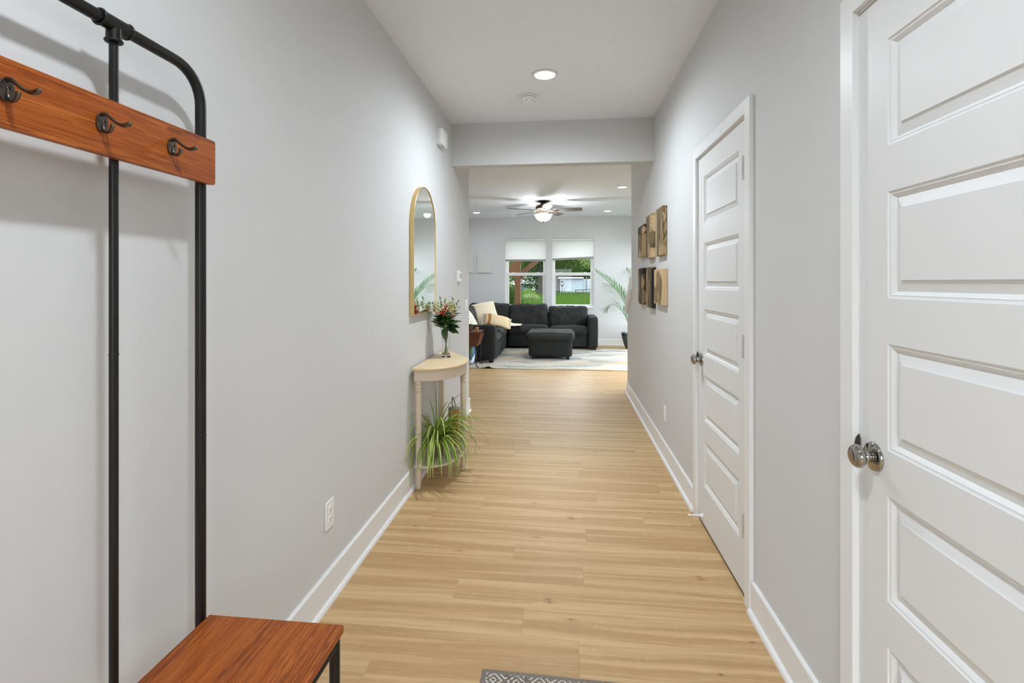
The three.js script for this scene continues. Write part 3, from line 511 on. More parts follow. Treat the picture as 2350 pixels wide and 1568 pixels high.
// sepia portrait canvases: three above, three below
{
  const pal = ['#211a11', '#40351f', '#5f5238', '#857350', '#ae926a', '#d2b58c', '#ecdab6'];
  function portrait(k) {
    return canvasTex(256, 288, (g, w, h) => {
      reseed(300 + k * 77); const c = (i) => pal[i];
      g.fillStyle = c([3, 4, 3, 1, 2, 5][k]); g.fillRect(0, 0, w, h);
      const soft = (x, y, rx, ry, col, n = 10) => { g.fillStyle = col; g.globalAlpha = 0.22; for (let i = 0; i < n; i++) { g.beginPath(); g.ellipse(x + rr(-3, 3), y + rr(-3, 3), rx * (1.12 - 0.3 * i / n), ry * (1.12 - 0.3 * i / n), 0, 0, 7); g.fill(); } g.globalAlpha = 1; };
      const hair = (x0, x1, y0, y1, n, cols, bend, lw = 5) => { for (let i = 0; i < n; i++) { const x = rr(x0, x1), a = y0 + rr(0, (y1 - y0) * 0.35), z = y1 - rr(0, (y1 - y0) * 0.35); g.globalAlpha = rr(0.3, 0.85); g.strokeStyle = c(cols[Math.floor(rnd() * cols.length)]); g.lineWidth = rr(1.2, lw); g.beginPath(); g.moveTo(x, a); g.bezierCurveTo(x + bend * rr(0.4, 1.2), lerp(a, z, 0.33), x + bend * rr(-0.2, 1.2), lerp(a, z, 0.66), x + bend * rr(-0.6, 0.8), z); g.stroke(); } g.globalAlpha = 1; };
      if (k === 0) { g.fillStyle = c(1); g.fillRect(0, 0, w, 92); g.fillStyle = c(3); g.fillRect(0, 80, 70, 70); soft(200, 62, 46, 30, c(5)); soft(196, 210, 70, 120, c(4), 14); hair(60, 140, 70, 250, 50, [1, 2, 3, 5], 10, 9); soft(70, 262, 46, 60, c(5)); hair(0, 70, 120, 288, 30, [2, 3, 4], 4, 8); g.fillStyle = c(5); for (let i = 0; i < 16; i++) g.fillRect(96 + rr(0, 40), 26 + rr(0, 50), 4, 3); }
      if (k === 1) { hair(0, 150, -20, 300, 120, [1, 2, 2, 3, 4], 14, 10); soft(128, 232, 16, 46, c(6)); soft(96, 170, 8, 60, c(5)); hair(60, 140, 160, 300, 24, [1, 2, 6], -8, 5); g.fillStyle = c(5); g.fillRect(166, 30, 90, 92); g.fillStyle = c(2); g.fillRect(168, 124, 90, 90); soft(222, 150, 30, 44, c(3)); g.strokeStyle = c(1); g.lineWidth = 3; for (let i = 0; i < 3; i++) { g.beginPath(); g.moveTo(186, 52 + i * 22); g.bezierCurveTo(200, 44 + i * 22, 208, 66 + i * 22, 236, 50 + i * 22); g.stroke(); } soft(214, 270, 50, 56, c(5)); }
      if (k === 2) { hair(0, 80, -20, 300, 50, [4, 5, 3, 6], 2, 10); hair(70, 180, 10, 300, 150, [1, 2, 3, 4, 2], 16, 9); hair(160, 256, -20, 210, 90, [1, 2, 4, 5], 40, 8); soft(212, 268, 50, 56, c(4), 14); soft(150, 240, 10, 50, c(5)); hair(100, 140, 200, 300, 16, [1, 5], 6, 4); }
      if (k === 3) { hair(0, 130, -10, 300, 90, [0, 1, 2, 3], 8, 9); hair(20, 90, 60, 220, 18, [5, 4], 8, 6); soft(200, 120, 40, 50, c(4), 14); soft(212, 216, 46, 56, c(3), 14); g.strokeStyle = c(2); g.globalAlpha = 0.6; g.lineWidth = 4; for (let i = 0; i < 4; i++) { g.beginPath(); g.moveTo(168, 190 + i * 22); g.lineTo(256, 182 + i * 22); g.stroke(); } g.globalAlpha = 1; soft(200, 280, 24, 14, c(6)); g.fillStyle = c(0); g.fillRect(150, 0, 106, 60); soft(40, 268, 16, 14, c(5)); }
      if (k === 4) { hair(0, 60, -20, 300, 40, [6, 5, 4], 20, 10); hair(50, 190, -20, 300, 110, [1, 2, 2, 3], -6, 9); soft(112, 124, 6, 34, c(6)); soft(112, 170, 5, 24, c(5)); g.fillStyle = c(0); g.fillRect(204, 22, 60, 270); soft(224, 12, 36, 20, c(4)); }
      if (k === 5) { soft(110, 160, 84, 116, c(3), 16); hair(30, 180, 60, 270, 130, [2, 3, 4, 2, 3], 26, 8); soft(46, 74, 40, 70, c(5), 14); soft(118, 216, 22, 40, c(4)); hair(176, 200, 40, 210, 12, [1, 2], 18, 5); soft(100, 272, 18, 16, c(6)); hair(60, 120, 40, 130, 20, [5, 4, 2], 10, 5); }
    });
  }
  const spec = [[4.5566, 4.9413, 1.5826, 1.8749, 'far upper sepia portrait canvas on the right wall, dark top'], [4.1789, 4.4523, 1.5494, 1.919, 'middle upper sepia canvas on the right wall with a pale written panel'], [3.728, 4.0148, 1.5474, 1.913, 'near upper sepia canvas on the right wall, flowing long hair'],
    [4.6256, 4.9128, 1.132, 1.4733, 'far lower sepia portrait canvas on the right wall, dark background'], [4.1708, 4.4339, 1.1219, 1.4708, 'middle lower sepia canvas on the right wall with a black near edge'], [3.704, 4.0719, 1.1694, 1.4414, 'near lower sepia canvas on the right wall, pale background']];
  spec.forEach(([a, b, y0, y1, label], i) => {
    const t = thing('canvas_picture', label, 'picture', R, (y0 + y1) / 2, (a + b) / 2, 0, 'sepia canvases on the right wall');
    const w = b - a, h = y1 - y0, g = bx(-0.034, -0.003, -h / 2, h / 2, -w / 2, w / 2), p = g.attributes.position, n = g.attributes.normal, uv = g.attributes.uv;
    for (let k = 0; k < uv.count; k++) { let u = 0.08 + 0.84 * (0.5 + p.getZ(k) / w), v = 0.07 + 0.86 * (0.5 + p.getY(k) / h); if (Math.abs(n.getX(k)) < 0.5) { const back = (p.getX(k) + 0.034) / 0.031; if (Math.abs(n.getZ(k)) > 0.5) u += Math.sign(n.getZ(k)) * 0.08 * back; else v += Math.sign(n.getY(k)) * 0.07 * back; } uv.setXY(k, u, v); }
    part('printed_canvas', g, new THREE.MeshPhysicalMaterial({ map: portrait(i), roughness: 0.8 }), t);
    for (const k of [-1, 1]) part('stretcher', bx(-0.0035, -0.0005, k * (h / 2 - 0.017) - 0.013, k * (h / 2 - 0.017) + 0.013, -w / 2 + 0.004, w / 2 - 0.004), M.subfloor, t);
  });
}

// ---------------------------------------------------------------- wedge-shaped hall table with turned legs, and what stands on it
const TY = 0.79, SH = 0.157;
{
  const t = thing('corner_table', 'cream bow-front corner table with three turned legs and a low shelf', 'table');
  const k = 0.991, front = [[-0.980, 3.082], [-0.975, 3.066], [-0.93, 3.06], [-0.87, 3.064], [-0.77, 3.124], [-0.704, 3.232], [-0.678, 3.36], [-0.681, 3.46], [-0.69, 3.515], [-0.71, 3.563]].map(([x, d]) => [x * k, d * k]);
  const curve = new THREE.CatmullRomCurve3(front.map(([x, d]) => new THREE.Vector3(x, d, 0)), false, 'centripetal').getPoints(50).map((p) => [p.x, p.y]);
  const poly = [...curve, [-0.90 * k, 3.848 * k], [-0.977, 3.955 * k], [-0.979, 3.94 * k]];
  part('table_top', plan(poly, TY - 0.017, TY, 0.006, 3), M.beigeTop, t, 'pale cream top');
  const cx = -0.86, cd = 3.42, inset = (o) => poly.map(([x, d]) => { const q = Math.hypot(x - cx, d - cd); return [cx + (x - cx) * (1 - o / q), cd + (d - cd) * (1 - o / q)]; });
  const outer = inset(0.022), inner = inset(0.036), sh = new THREE.Shape(outer.map((p) => new THREE.Vector2(...p))); sh.holes.push(new THREE.Path(inner.map((p) => new THREE.Vector2(...p))));
  part('apron', new THREE.ExtrudeGeometry(sh, { depth: 0.068, bevelEnabled: false }).rotateX(-Math.PI / 2).translate(0, TY - 0.085, 0), M.beige, t);
  const shelfPoly = inset(0.02);
  part('shelf', plan(shelfPoly, SH - 0.013, SH, 0.004, 2), M.beige, t);
  const leg = (x, d, square, name) => {
    const g = square ? [rbx(x - 0.02, x + 0.02, 0, TY - 0.017, d - 0.02, d + 0.02, 0.003)] : [rbx(x - 0.0215, x + 0.0215, TY - 0.092, TY - 0.017, d - 0.0215, d + 0.0215, 0.002),
      at(lathe([[0, 0], [0.0145, 0], [0.0165, 0.006], [0.0205, 0.09], [0.0225, 0.125], [0.0235, 0.135], [0.0285, 0.14], [0.0295, 0.147], [0.0285, 0.155], [0.0235, 0.16], [0.0225, 0.168], [0.0245, 0.176], [0.0225, 0.185], [0.0195, 0.19], [0.0195, 0.3], [0.0205, 0.60], [0.021, 0.618], [0.0185, 0.624], [0.0165, 0.627], [0.02, 0.630], [0.0228, 0.636], [0.0228, 0.642], [0.02, 0.648], [0.0168, 0.651], [0.02, 0.654], [0.0232, 0.660], [0.0232, 0.667], [0.02, 0.672], [0.0168, 0.675], [0.02, 0.678], [0.0228, 0.684], [0.0228, 0.690], [0.02, 0.696], [0.018, 0.699], [0, 0.7]], 28), x, 0, d)];
    part('leg', g, M.beige, t);
  };
  leg(-0.938, 3.082); leg(-0.714, 3.43); leg(-0.944, 3.70, true);
}
// clear flared vase
const VX = -0.858, VD = 3.5;
{
  const t = thing('glass_vase', 'clear flared glass vase of water and stems on the cream table', 'vase', VX, TY, VD);
  const out = [[0.0, 0.0005], [0.032, 0.0005], [0.0345, 0.003], [0.0345, 0.012], [0.031, 0.017], [0.0275, 0.03], [0.0265, 0.06], [0.0275, 0.1], [0.031, 0.15], [0.0362, 0.19], [0.0405, 0.218], [0.0405, 0.22]], inn = [[0.0385, 0.22], [0.0342, 0.19], [0.029, 0.15], [0.0255, 0.1], [0.0245, 0.06], [0.0255, 0.032], [0.024, 0.022], [0, 0.021]];
  part('glass_body', lathe([...out, ...inn], 48), M.glass, t);
}
{ // mixed bouquet
  const t = thing('bouquet', 'bouquet of red, pink and cream flowers with dark green leaves in the vase', 'bouquet', VX, TY, VD);
  reseed(4242);
  const leafTex = tex(64, 128, (u, v) => { const m = Math.abs(u - 0.5) * 2, vein = Math.abs(Math.sin((v * 9 - m * 1.2) * Math.PI)); return mix3(m < 0.06 ? [116, 148, 84] : [48, 82, 36], [70, 104, 48], 0.5 * vein + 0.3 * noise(u * 12, v * 20, 3)); });
  std('bleaf', { map: leafTex, roughness: 0.42, side: THREE.DoubleSide, transmission: 0.12, thickness: 0 }); std('bleafLight', { color: 0x86a848, roughness: 0.45, transmission: 0.2, thickness: 0 });
  std('petalRed', { color: 0xc83228, roughness: 0.5, transmission: 0.15, thickness: 0 }); std('petalPink', { color: 0xe0a48e, roughness: 0.5, transmission: 0.15, thickness: 0 }); std('petalCream', { color: 0xe9dcb4, roughness: 0.5, transmission: 0.15, thickness: 0 }); std('bud', { color: 0xcfd083, roughness: 0.5 });
  const head = new THREE.Vector3(0.006, 0.34, 0);
  for (let i = 0; i < 11; i++) { const a = i / 11 * Math.PI * 2 + rr(0, 0.4), r0 = rr(0.004, 0.017), r1 = rr(0.02, 0.08), h = rr(0.28, 0.36); part('stalk', tube([new THREE.Vector3(Math.cos(a) * r0, 0.028, Math.sin(a) * r0), new THREE.Vector3(-Math.cos(a) * 0.004, 0.12, -Math.sin(a) * 0.004), new THREE.Vector3(-Math.cos(a) * 0.017, 0.205, -Math.sin(a) * 0.017), new THREE.Vector3(-Math.cos(a) * r1, h, -Math.sin(a) * r1)], 0.0026, 24, 7), i % 3 ? M.stem : M.bleaf, t); }
  // a leaf blade along +x from its base, bent down, folded on the midrib
  const blade = (len, wid, drop, fold = 0.25) => { const n = 12, P = [], U = [], I = []; for (let i = 0; i <= n; i++) { const s = i / n, w = wid * Math.pow(Math.sin(Math.PI * Math.pow(s * 0.97 + 0.015, 0.75)), 0.9), x = len * (s - 0.12 * drop * s * s), y = len * (0.12 * s - drop * s * s * 0.55); for (const q of [-1, 0, 1]) { P.push(x, y + Math.abs(q) * w * fold, q * w); U.push(0.5 + q * 0.5, s); } } for (let i = 0; i < n; i++) for (let j = 0; j < 2; j++) { const a = i * 3 + j; I.push(a, a + 1, a + 3, a + 1, a + 4, a + 3); } const g = new THREE.BufferGeometry(); g.setAttribute('position', new THREE.Float32BufferAttribute(P, 3)); g.setAttribute('uv', new THREE.Float32BufferAttribute(U, 2)); g.setIndex(I); g.computeVertexNormals(); return g; };
  const put = (o, x, y, z, yaw, pitch, roll = 0) => { o.position.set(x, y, z); o.rotation.set(roll, -yaw, pitch, 'YZX'); return o; };
  for (let i = 0; i < 62; i++) { const a = rr(0, Math.PI * 2), y = rr(0.205, 0.315), g = blade(rr(0.07, 0.108), rr(0.019, 0.030), rr(0.0, 0.55)); put(part('leaf', g, M.bleaf, t), Math.cos(a) * 0.016, y, Math.sin(a) * 0.016, a, rr(-0.45, 0.8), rr(-0.7, 0.7)); }
  for (let i = 0; i < 9; i++) { const a = i / 9 * 6.28, g = blade(rr(0.1, 0.13), 0.011, 0.05); put(part('leaf', g, M.bleaf, t), Math.cos(a) * 0.008, rr(0.10, 0.14), Math.sin(a) * 0.008, a, rr(1.32, 1.5)); }
  put(part('leaf', blade(0.115, 0.026, 0.35), M.bleaf, t, 'large light green leaf'), 0.02, 0.245, 0.02, 0.1, 0.25, 0.3); put(part('leaf', blade(0.11, 0.026, 0.3), M.bleaf, t), 0.01, 0.245, 0.03, 0.6, 0.1, -0.4);
  put(part('leaf', blade(0.1, 0.022, 0.5), M.bleaf, t), 0.0, 0.22, 0.025, 1.5, -0.9, 0.1);
  // trumpet flower pointing along +y, six petals
  const flower = (R1, op) => { const gs = []; for (let i = 0; i < 6; i++) { const inner = i % 2, g = blade(R1 * (inner ? 1 : 0.95), R1 * (inner ? 0.26 : 0.34), 0.25, 0.35); g.rotateZ(op + (inner ? 0.12 : 0)); g.translate(0.002, 0, 0); g.rotateY(i / 6 * Math.PI * 2); gs.push(g); } return join(gs); };
  const bud = (l) => lathe([[0, 0], [l * 0.1, l * 0.06], [l * 0.2, l * 0.45], [l * 0.15, l * 0.78], [0, l]], 10);
  const bloom = (m, x, y, z, s, op = 1.05) => { const o = part('flower', flower(s, op), m, t, m === M.petalRed ? 'red flower' : m === M.petalPink ? 'pink flower' : 'cream flower'); o.position.set(x, y, z); const dir = new THREE.Vector3(x * 1.3, (y - 0.22) * 0.75, z * 1.3 + 0.03).normalize(); o.quaternion.setFromUnitVectors(new THREE.Vector3(0, 1, 0), dir); const th = part('throat', lathe([[0, 0], [0.003, 0.002], [0.0035, s * 0.6], [0, s * 0.62]], 8), M.bud, o); return o; };
  for (const [x, y, z, s] of [[0.004, 0.338, 0.06, 0.032], [-0.012, 0.322, 0.062, 0.03], [0.018, 0.334, 0.058, 0.031], [0.002, 0.312, 0.064, 0.028], [0.01, 0.36, 0.05, 0.028]]) bloom(M.petalRed, x, y, z, s);
  for (const [x, y, z, s] of [[-0.026, 0.318, 0.06, 0.03], [0.034, 0.35, 0.048, 0.03], [0.056, 0.314, 0.05, 0.032], [0.012, 0.372, 0.04, 0.028], [-0.07, 0.34, 0.03, 0.03], [0.05, 0.3, 0.056, 0.026]]) bloom(M.petalPink, x, y, z, s);
  for (let i = 0; i < 20; i++) { const a = rr(0, Math.PI * 2), r = rr(0.02, 0.085), y = 0.392 - r * 0.6 + rr(-0.03, 0.012); bloom(M.petalCream, Math.cos(a) * r, y, Math.sin(a) * r * 0.9, rr(0.018, 0.026), rr(1.1, 1.4)); }
  for (let i = 0; i < 70; i++) { const a = rr(0, Math.PI * 2), r = rr(0.02, 0.1), y = 0.40 - r * 0.55 + rr(-0.03, 0.03), o = part('bud', bud(rr(0.012, 0.024)), i % 3 ? M.bud : M.bleafLight, t); o.position.set(Math.cos(a) * r, y, Math.sin(a) * r); o.rotation.set(Math.sin(a) * 0.6, 0, -Math.cos(a) * 0.6); }
  for (const [x, y, z] of [[0.1, 0.42, 0.02], [-0.04, 0.44, 0.02], [0.05, 0.435, -0.02], [-0.1, 0.4, 0.03], [0.075, 0.40, 0.04], [0.0, 0.43, 0.03]]) {
    const sp = part('sprig', tube([new THREE.Vector3(x * 0.2, 0.26, z * 0.2), new THREE.Vector3(x * 0.7, 0.34, z * 0.8), new THREE.Vector3(x, y, z)], 0.0012, 14, 5), M.stem, t);
    for (let i = 0; i < 7; i++) { const s = 0.5 + i / 13, l = part('leaflet', blade(rr(0.016, 0.026), 0.0065, 0.2), i % 2 ? M.bleaf : M.bleafLight, sp); put(l, lerp(x * 0.4, x, s), lerp(0.3, y, s), lerp(z * 0.4, z, s), rr(0, 6.28), 0.6); }
  }
}
// spider plant on the shelf
const PX = -0.862, PD2 = 3.26;
{
  const t = thing('spider_plant', 'bushy spider plant spilling over the table shelf in a brown pot', 'potted plant', PX, SH, PD2);
  part('pot', lathe([[0, 0.001], [0.038, 0.001], [0.042, 0.006], [0.0485, 0.06], [0.053, 0.118], [0.0545, 0.122], [0.0545, 0.13], [0.05, 0.13], [0.048, 0.115], [0, 0.112]], 40), M.pot, t, 'brown stone-look pot');
  part('soil', new THREE.CylinderGeometry(0.047, 0.047, 0.006, 24).translate(0, 0.115, 0), M.soil, t);
  const lt = (seedv) => tex(32, 64, (u, v) => { const m = Math.abs(u - 0.5) * 2, n = noise(u * 6, v * 30, seedv); const edge = [120 + 30 * n, 152 + 24 * n, 40], mid = [226, 230, 146]; return mix3(mid, edge, sm(0.22 + seedv * 0.03, 0.42 + seedv * 0.03, m)); });
  const mats = [0, 2].map((s) => new THREE.MeshPhysicalMaterial({ map: lt(s), roughness: 0.45, side: THREE.DoubleSide, transmission: 0.18, thickness: 0 }));
  mats.push(new THREE.MeshPhysicalMaterial({ color: 0x6f9a30, roughness: 0.5, transmission: 0.18, thickness: 0 }));
  reseed(9090);
  const lim = L + 0.018 - PX;
  function leaf(az, len, el, curl, wid, r0) {
    const n = 18, P = [], U = [], I = []; let p = new THREE.Vector3(Math.cos(az) * r0, 0.118, Math.sin(az) * r0), e = el, a = az; const side = new THREE.Vector3(-Math.sin(az), 0, Math.cos(az));
    for (let i = 0; i <= n; i++) {
      const s = i / n, w = wid * (s < 0.15 ? 0.6 + s * 2.6 : 1) * Math.pow(1 - s, 0.55) + 0.0004;
      const up = new THREE.Vector3(-Math.cos(a) * Math.sin(e), Math.cos(e), -Math.sin(a) * Math.sin(e));
      for (const q of [-1, 0, 1]) { const v = p.clone().addScaledVector(side, q * w).addScaledVector(up, Math.abs(q) * w * 0.45); P.push(v.x, v.y, v.z); U.push(0.5 + 0.5 * q, s); }
      const st = len / n; const nx = p.x + Math.cos(a) * Math.cos(e) * st, ny = p.y + Math.sin(e) * st, nz = p.z + Math.sin(a) * Math.cos(e) * st;
      p = new THREE.Vector3(Math.max(nx, lim), ny, nz);
      const q = Math.hypot(p.x, p.z), onShelf = p.x < 0.1 && Math.abs(p.z) < 0.12; if (p.y < 0.006 && onShelf) p.y = 0.006; if (p.y < -SH + 0.006) p.y = -SH + 0.006;
      if (q < 0.058 && p.y < 0.125 && s > 0.3) { const k = 0.06 / (q || 1); p.x *= k; p.z *= k; }
      e = Math.max(-1.5, e - curl / n * (0.5 + s));
    }
    for (let i = 0; i < n; i++) for (let j = 0; j < 2; j++) { const b = i * 3 + j; I.push(b, b + 3, b + 1, b + 1, b + 3, b + 4); }
    const g = new THREE.BufferGeometry(); g.setAttribute('position', new THREE.Float32BufferAttribute(P, 3)); g.setAttribute('uv', new THREE.Float32BufferAttribute(U, 2)); g.setIndex(I); g.computeVertexNormals(); return g;
  }
  for (let i = 0; i < 135; i++) {
    let az = rr(0, Math.PI * 2); if (i % 3) az = rr(-1.0, 2.4);                             // fuller towards the hall and the camera
    const long = rnd();
    part('leaf', leaf(az, lerp(0.2, 0.44, long), rr(0.15, 1.4), rr(1.5, 3.5), rr(0.0052, 0.0098), rr(0.004, 0.03)), mats[i % 5 === 4 ? 2 : i % 2], t);
  }
  for (const [az, l, e, c] of [[-1.9, 0.34, 1.5, 0.7], [-2.2, 0.3, 1.35, 0.9], [2.6, 0.28, 1.4, 1.0], [-0.2, 0.42, 0.95, 2.1], [0.1, 0.44, 0.75, 2.3], [-0.5, 0.4, 0.9, 1.9]]) part('leaf', leaf(az, l, e, c, 0.005, 0.01), mats[2], t);
}
{ // bark-brown jar behind the plant
  const t = thing('jar', 'orange-brown marbled cylindrical jar with a grey lid behind the spider plant', 'jar', -0.796, SH, 3.5);
  const bt = tex(256, 256, (u, v) => { const w = fbm(u * 6, v * 5, 7, 4), l = Math.abs(noise(u * 9 + w * 3, v * 5 + w * 2, 8) - 0.5); let c = mix3([158, 98, 52], [206, 142, 84], w); c = mix3(c, [120, 104, 94], sm(0.5, 0.72, fbm(u * 4 + 5, v * 2, 9, 3)) * 0.8); return mix3(c, [236, 214, 178], 1 - sm(0.03, 0.09, l)); });
  part('body', lathe([[0, 0], [0.042, 0], [0.0435, 0.003], [0.0435, 0.262], [0, 0.262]], 36), new THREE.MeshPhysicalMaterial({ map: bt, roughness: 0.5 }), t);
  const lid = part('lid', lathe([[0.0437, 0.262], [0.0437, 0.266], [0.042, 0.268], [0.034, 0.2665], [0, 0.266]], 36), std('greylid', { color: 0x8f9092, roughness: 0.5, metalness: 0.3 }), t);
  part('handle', tube([new THREE.Vector3(-0.012, 0.272, 0), new THREE.Vector3(-0.016, 0.31, 0), new THREE.Vector3(-0.013, 0.345, 0), new THREE.Vector3(-0.006, 0.333, 0), new THREE.Vector3(0.004, 0.3, 0), new THREE.Vector3(0.008, 0.272, 0)], 0.0032, 30, 8), std('coppery', { color: 0x6f5d55, metalness: 0.6, roughness: 0.45 }), lid);
}
{ // door mat at the bottom of the picture
  const t = thing('door_mat', 'grey door mat with a cream diamond pattern, near the camera', 'mat', 0.101, 0, 1.4, -0.02);
  const mt = tex(640, 448, (u, v) => { const X = u * 0.76, Y = v * 0.5, n = noise(X * 190, Y * 190, 5), e = Math.min(X, Y, 0.76 - X, 0.5 - Y); const dia = Math.abs(((X * 26 + 20) % 2) - 1) + Math.abs(((Y * 26 + 20) % 2) - 1), dots = noise(X * 110, Y * 110, 6); let c = mix3([116, 110, 103], [138, 131, 124], n); if (e > 0.012 && (Math.abs((dia * 2) % 1 - 0.5) < 0.17) && dots > 0.3) c = mix3(c, [230, 219, 201], 0.95); else if (e > 0.012 && dots < 0.22) c = mix3(c, [90, 84, 78], 0.6); return c; });
  const g = bx(-0.38, 0.38, 0.0005, 0.009, -0.25, 0.25), uv = g.attributes.uv, p = g.attributes.position; for (let i = 0; i < uv.count; i++) uv.setXY(i, (p.getX(i) + 0.38) / 0.76, (p.getZ(i) + 0.25) / 0.5);
  part('pile', g, new THREE.MeshPhysicalMaterial({ map: mt, roughness: 1, bumpMap: mt, bumpScale: 0.003 }), t);
  part('binding', [bx(-0.383, 0.383, 0.0005, 0.0075, -0.253, -0.248), bx(-0.383, 0.383, 0.0005, 0.0075, 0.248, 0.253), bx(-0.383, -0.378, 0.0005, 0.0075, -0.253, 0.253), bx(0.378, 0.383, 0.0005, 0.0075, -0.253, 0.253)], std('binding', { color: 0x6b655f, roughness: 1 }), t);
}

// ---------------------------------------------------------------- living room
{ // rug, its near left corner curling up
  const x0 = -2.3, x1 = 1.5, d0 = 7.49, d1 = 9.87, nx = 60, nd = 30, P = [], U = [], I = [];
  const lift = (x, d) => 0.035 * Math.exp(-Math.pow((x + 1.17) / 0.055, 2)) * Math.exp(-Math.pow((d - d0) / 0.1, 2));
  for (const y of [0.010, 0.002]) for (let j = 0; j <= nd; j++) for (let i = 0; i <= nx; i++) { const x = lerp(x0, x1, i / nx), d = lerp(d0, d1, Math.pow(j / nd, 1.7)); P.push(x, y + lift(x, d), -d); U.push((x - x0) / (x1 - x0), (d - d0) / (d1 - d0)); }
  const S = nx + 1, B = S * (nd + 1); for (let j = 0; j < nd; j++) for (let i = 0; i < nx; i++) { const a = j * S + i; I.push(a, a + 1, a + S + 1, a, a + S + 1, a + S); I.push(B + a, B + a + S + 1, B + a + 1, B + a, B + a + S, B + a + S + 1); }
  for (let i = 0; i < nx; i++) { I.push(i, B + i, i + 1, i + 1, B + i, B + i + 1); const t = nd * S + i; I.push(t, t + 1, B + t, t + 1, B + t + 1, B + t); }
  const g = new THREE.BufferGeometry(); g.setAttribute('position', new THREE.Float32BufferAttribute(P, 3)); g.setAttribute('uv', new THREE.Float32BufferAttribute(U, 2)); g.setIndex(I);
  const m = new THREE.MeshPhysicalMaterial({ map: rugTex, roughness: 1, side: THREE.DoubleSide, bumpMap: fabricBump, bumpScale: 0.001 });
  tag(part('area_rug', clean((g.computeVertexNormals(), g)), m, scene), 'pale cream and blue-grey abstract area rug under the sofa', 'rug');
}
const RUG = 0.0105;
{ // sectional sofa
  const t = thing('sectional_sofa', 'dark grey L-shaped sectional sofa below the two windows', 'sofa');
  const base = (n, x0, x1, y0, y1, d0, d1, o = {}) => part(n, puff(x1 - x0, y1 - y0, d1 - d0, { r: 0.03, top: 0.004, side: 0.006, wr: 0.004, n: 12, ...o }).translate((x0 + x1) / 2, (y0 + y1) / 2, -(d0 + d1) / 2), M.sofaBase, t);
  const cush = (n, x0, x1, y0, y1, d0, d1, o = {}) => part(n, puff(x1 - x0, y1 - y0, d1 - d0, { r: 0.075, top: 0.025, side: 0.012, wr: 0.014, n: 32, ...o }).translate((x0 + x1) / 2, (y0 + y1) / 2, -(d0 + d1) / 2), M.sofa, t);
  const F = 9.70, B = 10.46, y0 = RUG + 0.045;
  base('seat_base', -1.13, -0.305, y0, 0.315, F + 0.02, B); base('seat_base', -0.295, 0.48, y0, 0.315, F + 0.02, B);
  base('seat_base', -2.06, -1.15, y0, 0.315, 9.62, B); base('seat_base', -2.06, -1.135, y0, 0.315, 8.86, 9.61, { side: 0.012 }); base('seat_base', -2.06, -1.13, y0, 0.315, 8.14, 8.85, { side: 0.012 });
  cush('seat_cushion', -1.14, -0.303, 0.30, 0.465, F - 0.02, 10.22, { s: 3 }); cush('seat_cushion', -0.297, 0.478, 0.30, 0.45, F - 0.02, 10.22, { s: 4 });
  cush('seat_cushion', -1.86, -1.145, 0.30, 0.47, 9.55, 10.22, { s: 5 }); cush('seat_cushion', -1.86, -1.11, 0.295, 0.47, 8.83, 9.56, { s: 6 }); cush('seat_cushion', -1.86, -1.115, 0.29, 0.43, 8.13, 8.82, { s: 7 });
  base('backrest', -1.125, -0.345, y0, 0.80, 10.26, B); base('backrest', -0.285, 0.49, y0, 0.812, 10.26, B, { r: 0.02 }); base('backrest', -2.06, -1.145, y0, 0.80, 10.26, B); base('backrest', -2.06, -1.87, y0, 0.78, 8.16, 10.25);
  const back = (x, w, h, y, d, lean, s, turn = 0) => { const o = part('back_cushion', puff(w, 0.2, h, { r: 0.07, top: 0.045, side: 0.006, wr: 0.02, n: 36, s, pinch: 0.3 }), M.sofa, t); o.position.set(x, y, -d); o.rotation.set(Math.PI / 2 - lean, 0, 0, 'YXZ'); o.rotation.y = turn; };
  back(-0.735, 0.80, 0.47, 0.655, 10.17, 0.2, 11); back(0.09, 0.80, 0.45, 0.615, 10.17, 0.24, 12); back(-1.56, 0.86, 0.48, 0.66, 10.19, 0.14, 13); back(-1.83, 0.72, 0.48, 0.64, 9.25, 0.2, 14, Math.PI / 2); back(-1.83, 0.70, 0.46, 0.62, 8.5, 0.2, 15, Math.PI / 2);
  part('armrest', puff(0.18, 0.60, 0.86, { r: 0.035, top: 0.006, side: 0.003, wr: 0.004, n: 22 }).translate(0.575, y0 + 0.3, -10.06), M.sofaBase, t); part('armrest', puff(0.94, 0.565, 0.19, { r: 0.055, top: 0.01, side: 0.008, wr: 0.004, n: 20 }).translate(-1.59, y0 + 0.283, -8.045), M.sofaBase, t);
  for (const [x, d] of [[0.6, 9.72], [-1.2, 8.02], [-2.0, 8.02], [0.6, 10.4], [-0.3, 9.78], [-1.2, 9.0]]) part('foot', rbx(x - 0.035, x + 0.035, RUG * (d < 9.85), y0 + 0.03, d - 0.035, d + 0.035, 0.004), M.blackfoot, t);
}
{ // ottoman
  const t = thing('ottoman', 'dark grey rectangular ottoman with a loose puffy top, on the rug', 'ottoman', -0.235, RUG, 8.78);
  part('base', puff(0.75, 0.29, 0.72, { r: 0.035, top: 0.003, side: 0.006, wr: 0.004, n: 16 }).translate(0, 0.19, 0), M.sofaBase, t);
  part('top_cushion', puff(0.83, 0.13, 0.80, { r: 0.06, top: 0.028, side: 0.012, wr: 0.012, n: 34, s: 21 }).translate(0, 0.385, 0), M.sofa, t);
  for (const [x, d] of [[-0.3, -0.3], [0.3, -0.3], [-0.3, 0.3], [0.3, 0.3]]) part('foot', rbx(x - 0.03, x + 0.03, 0, 0.055, d - 0.03, d + 0.03, 0.004), M.blackfoot, t);
}
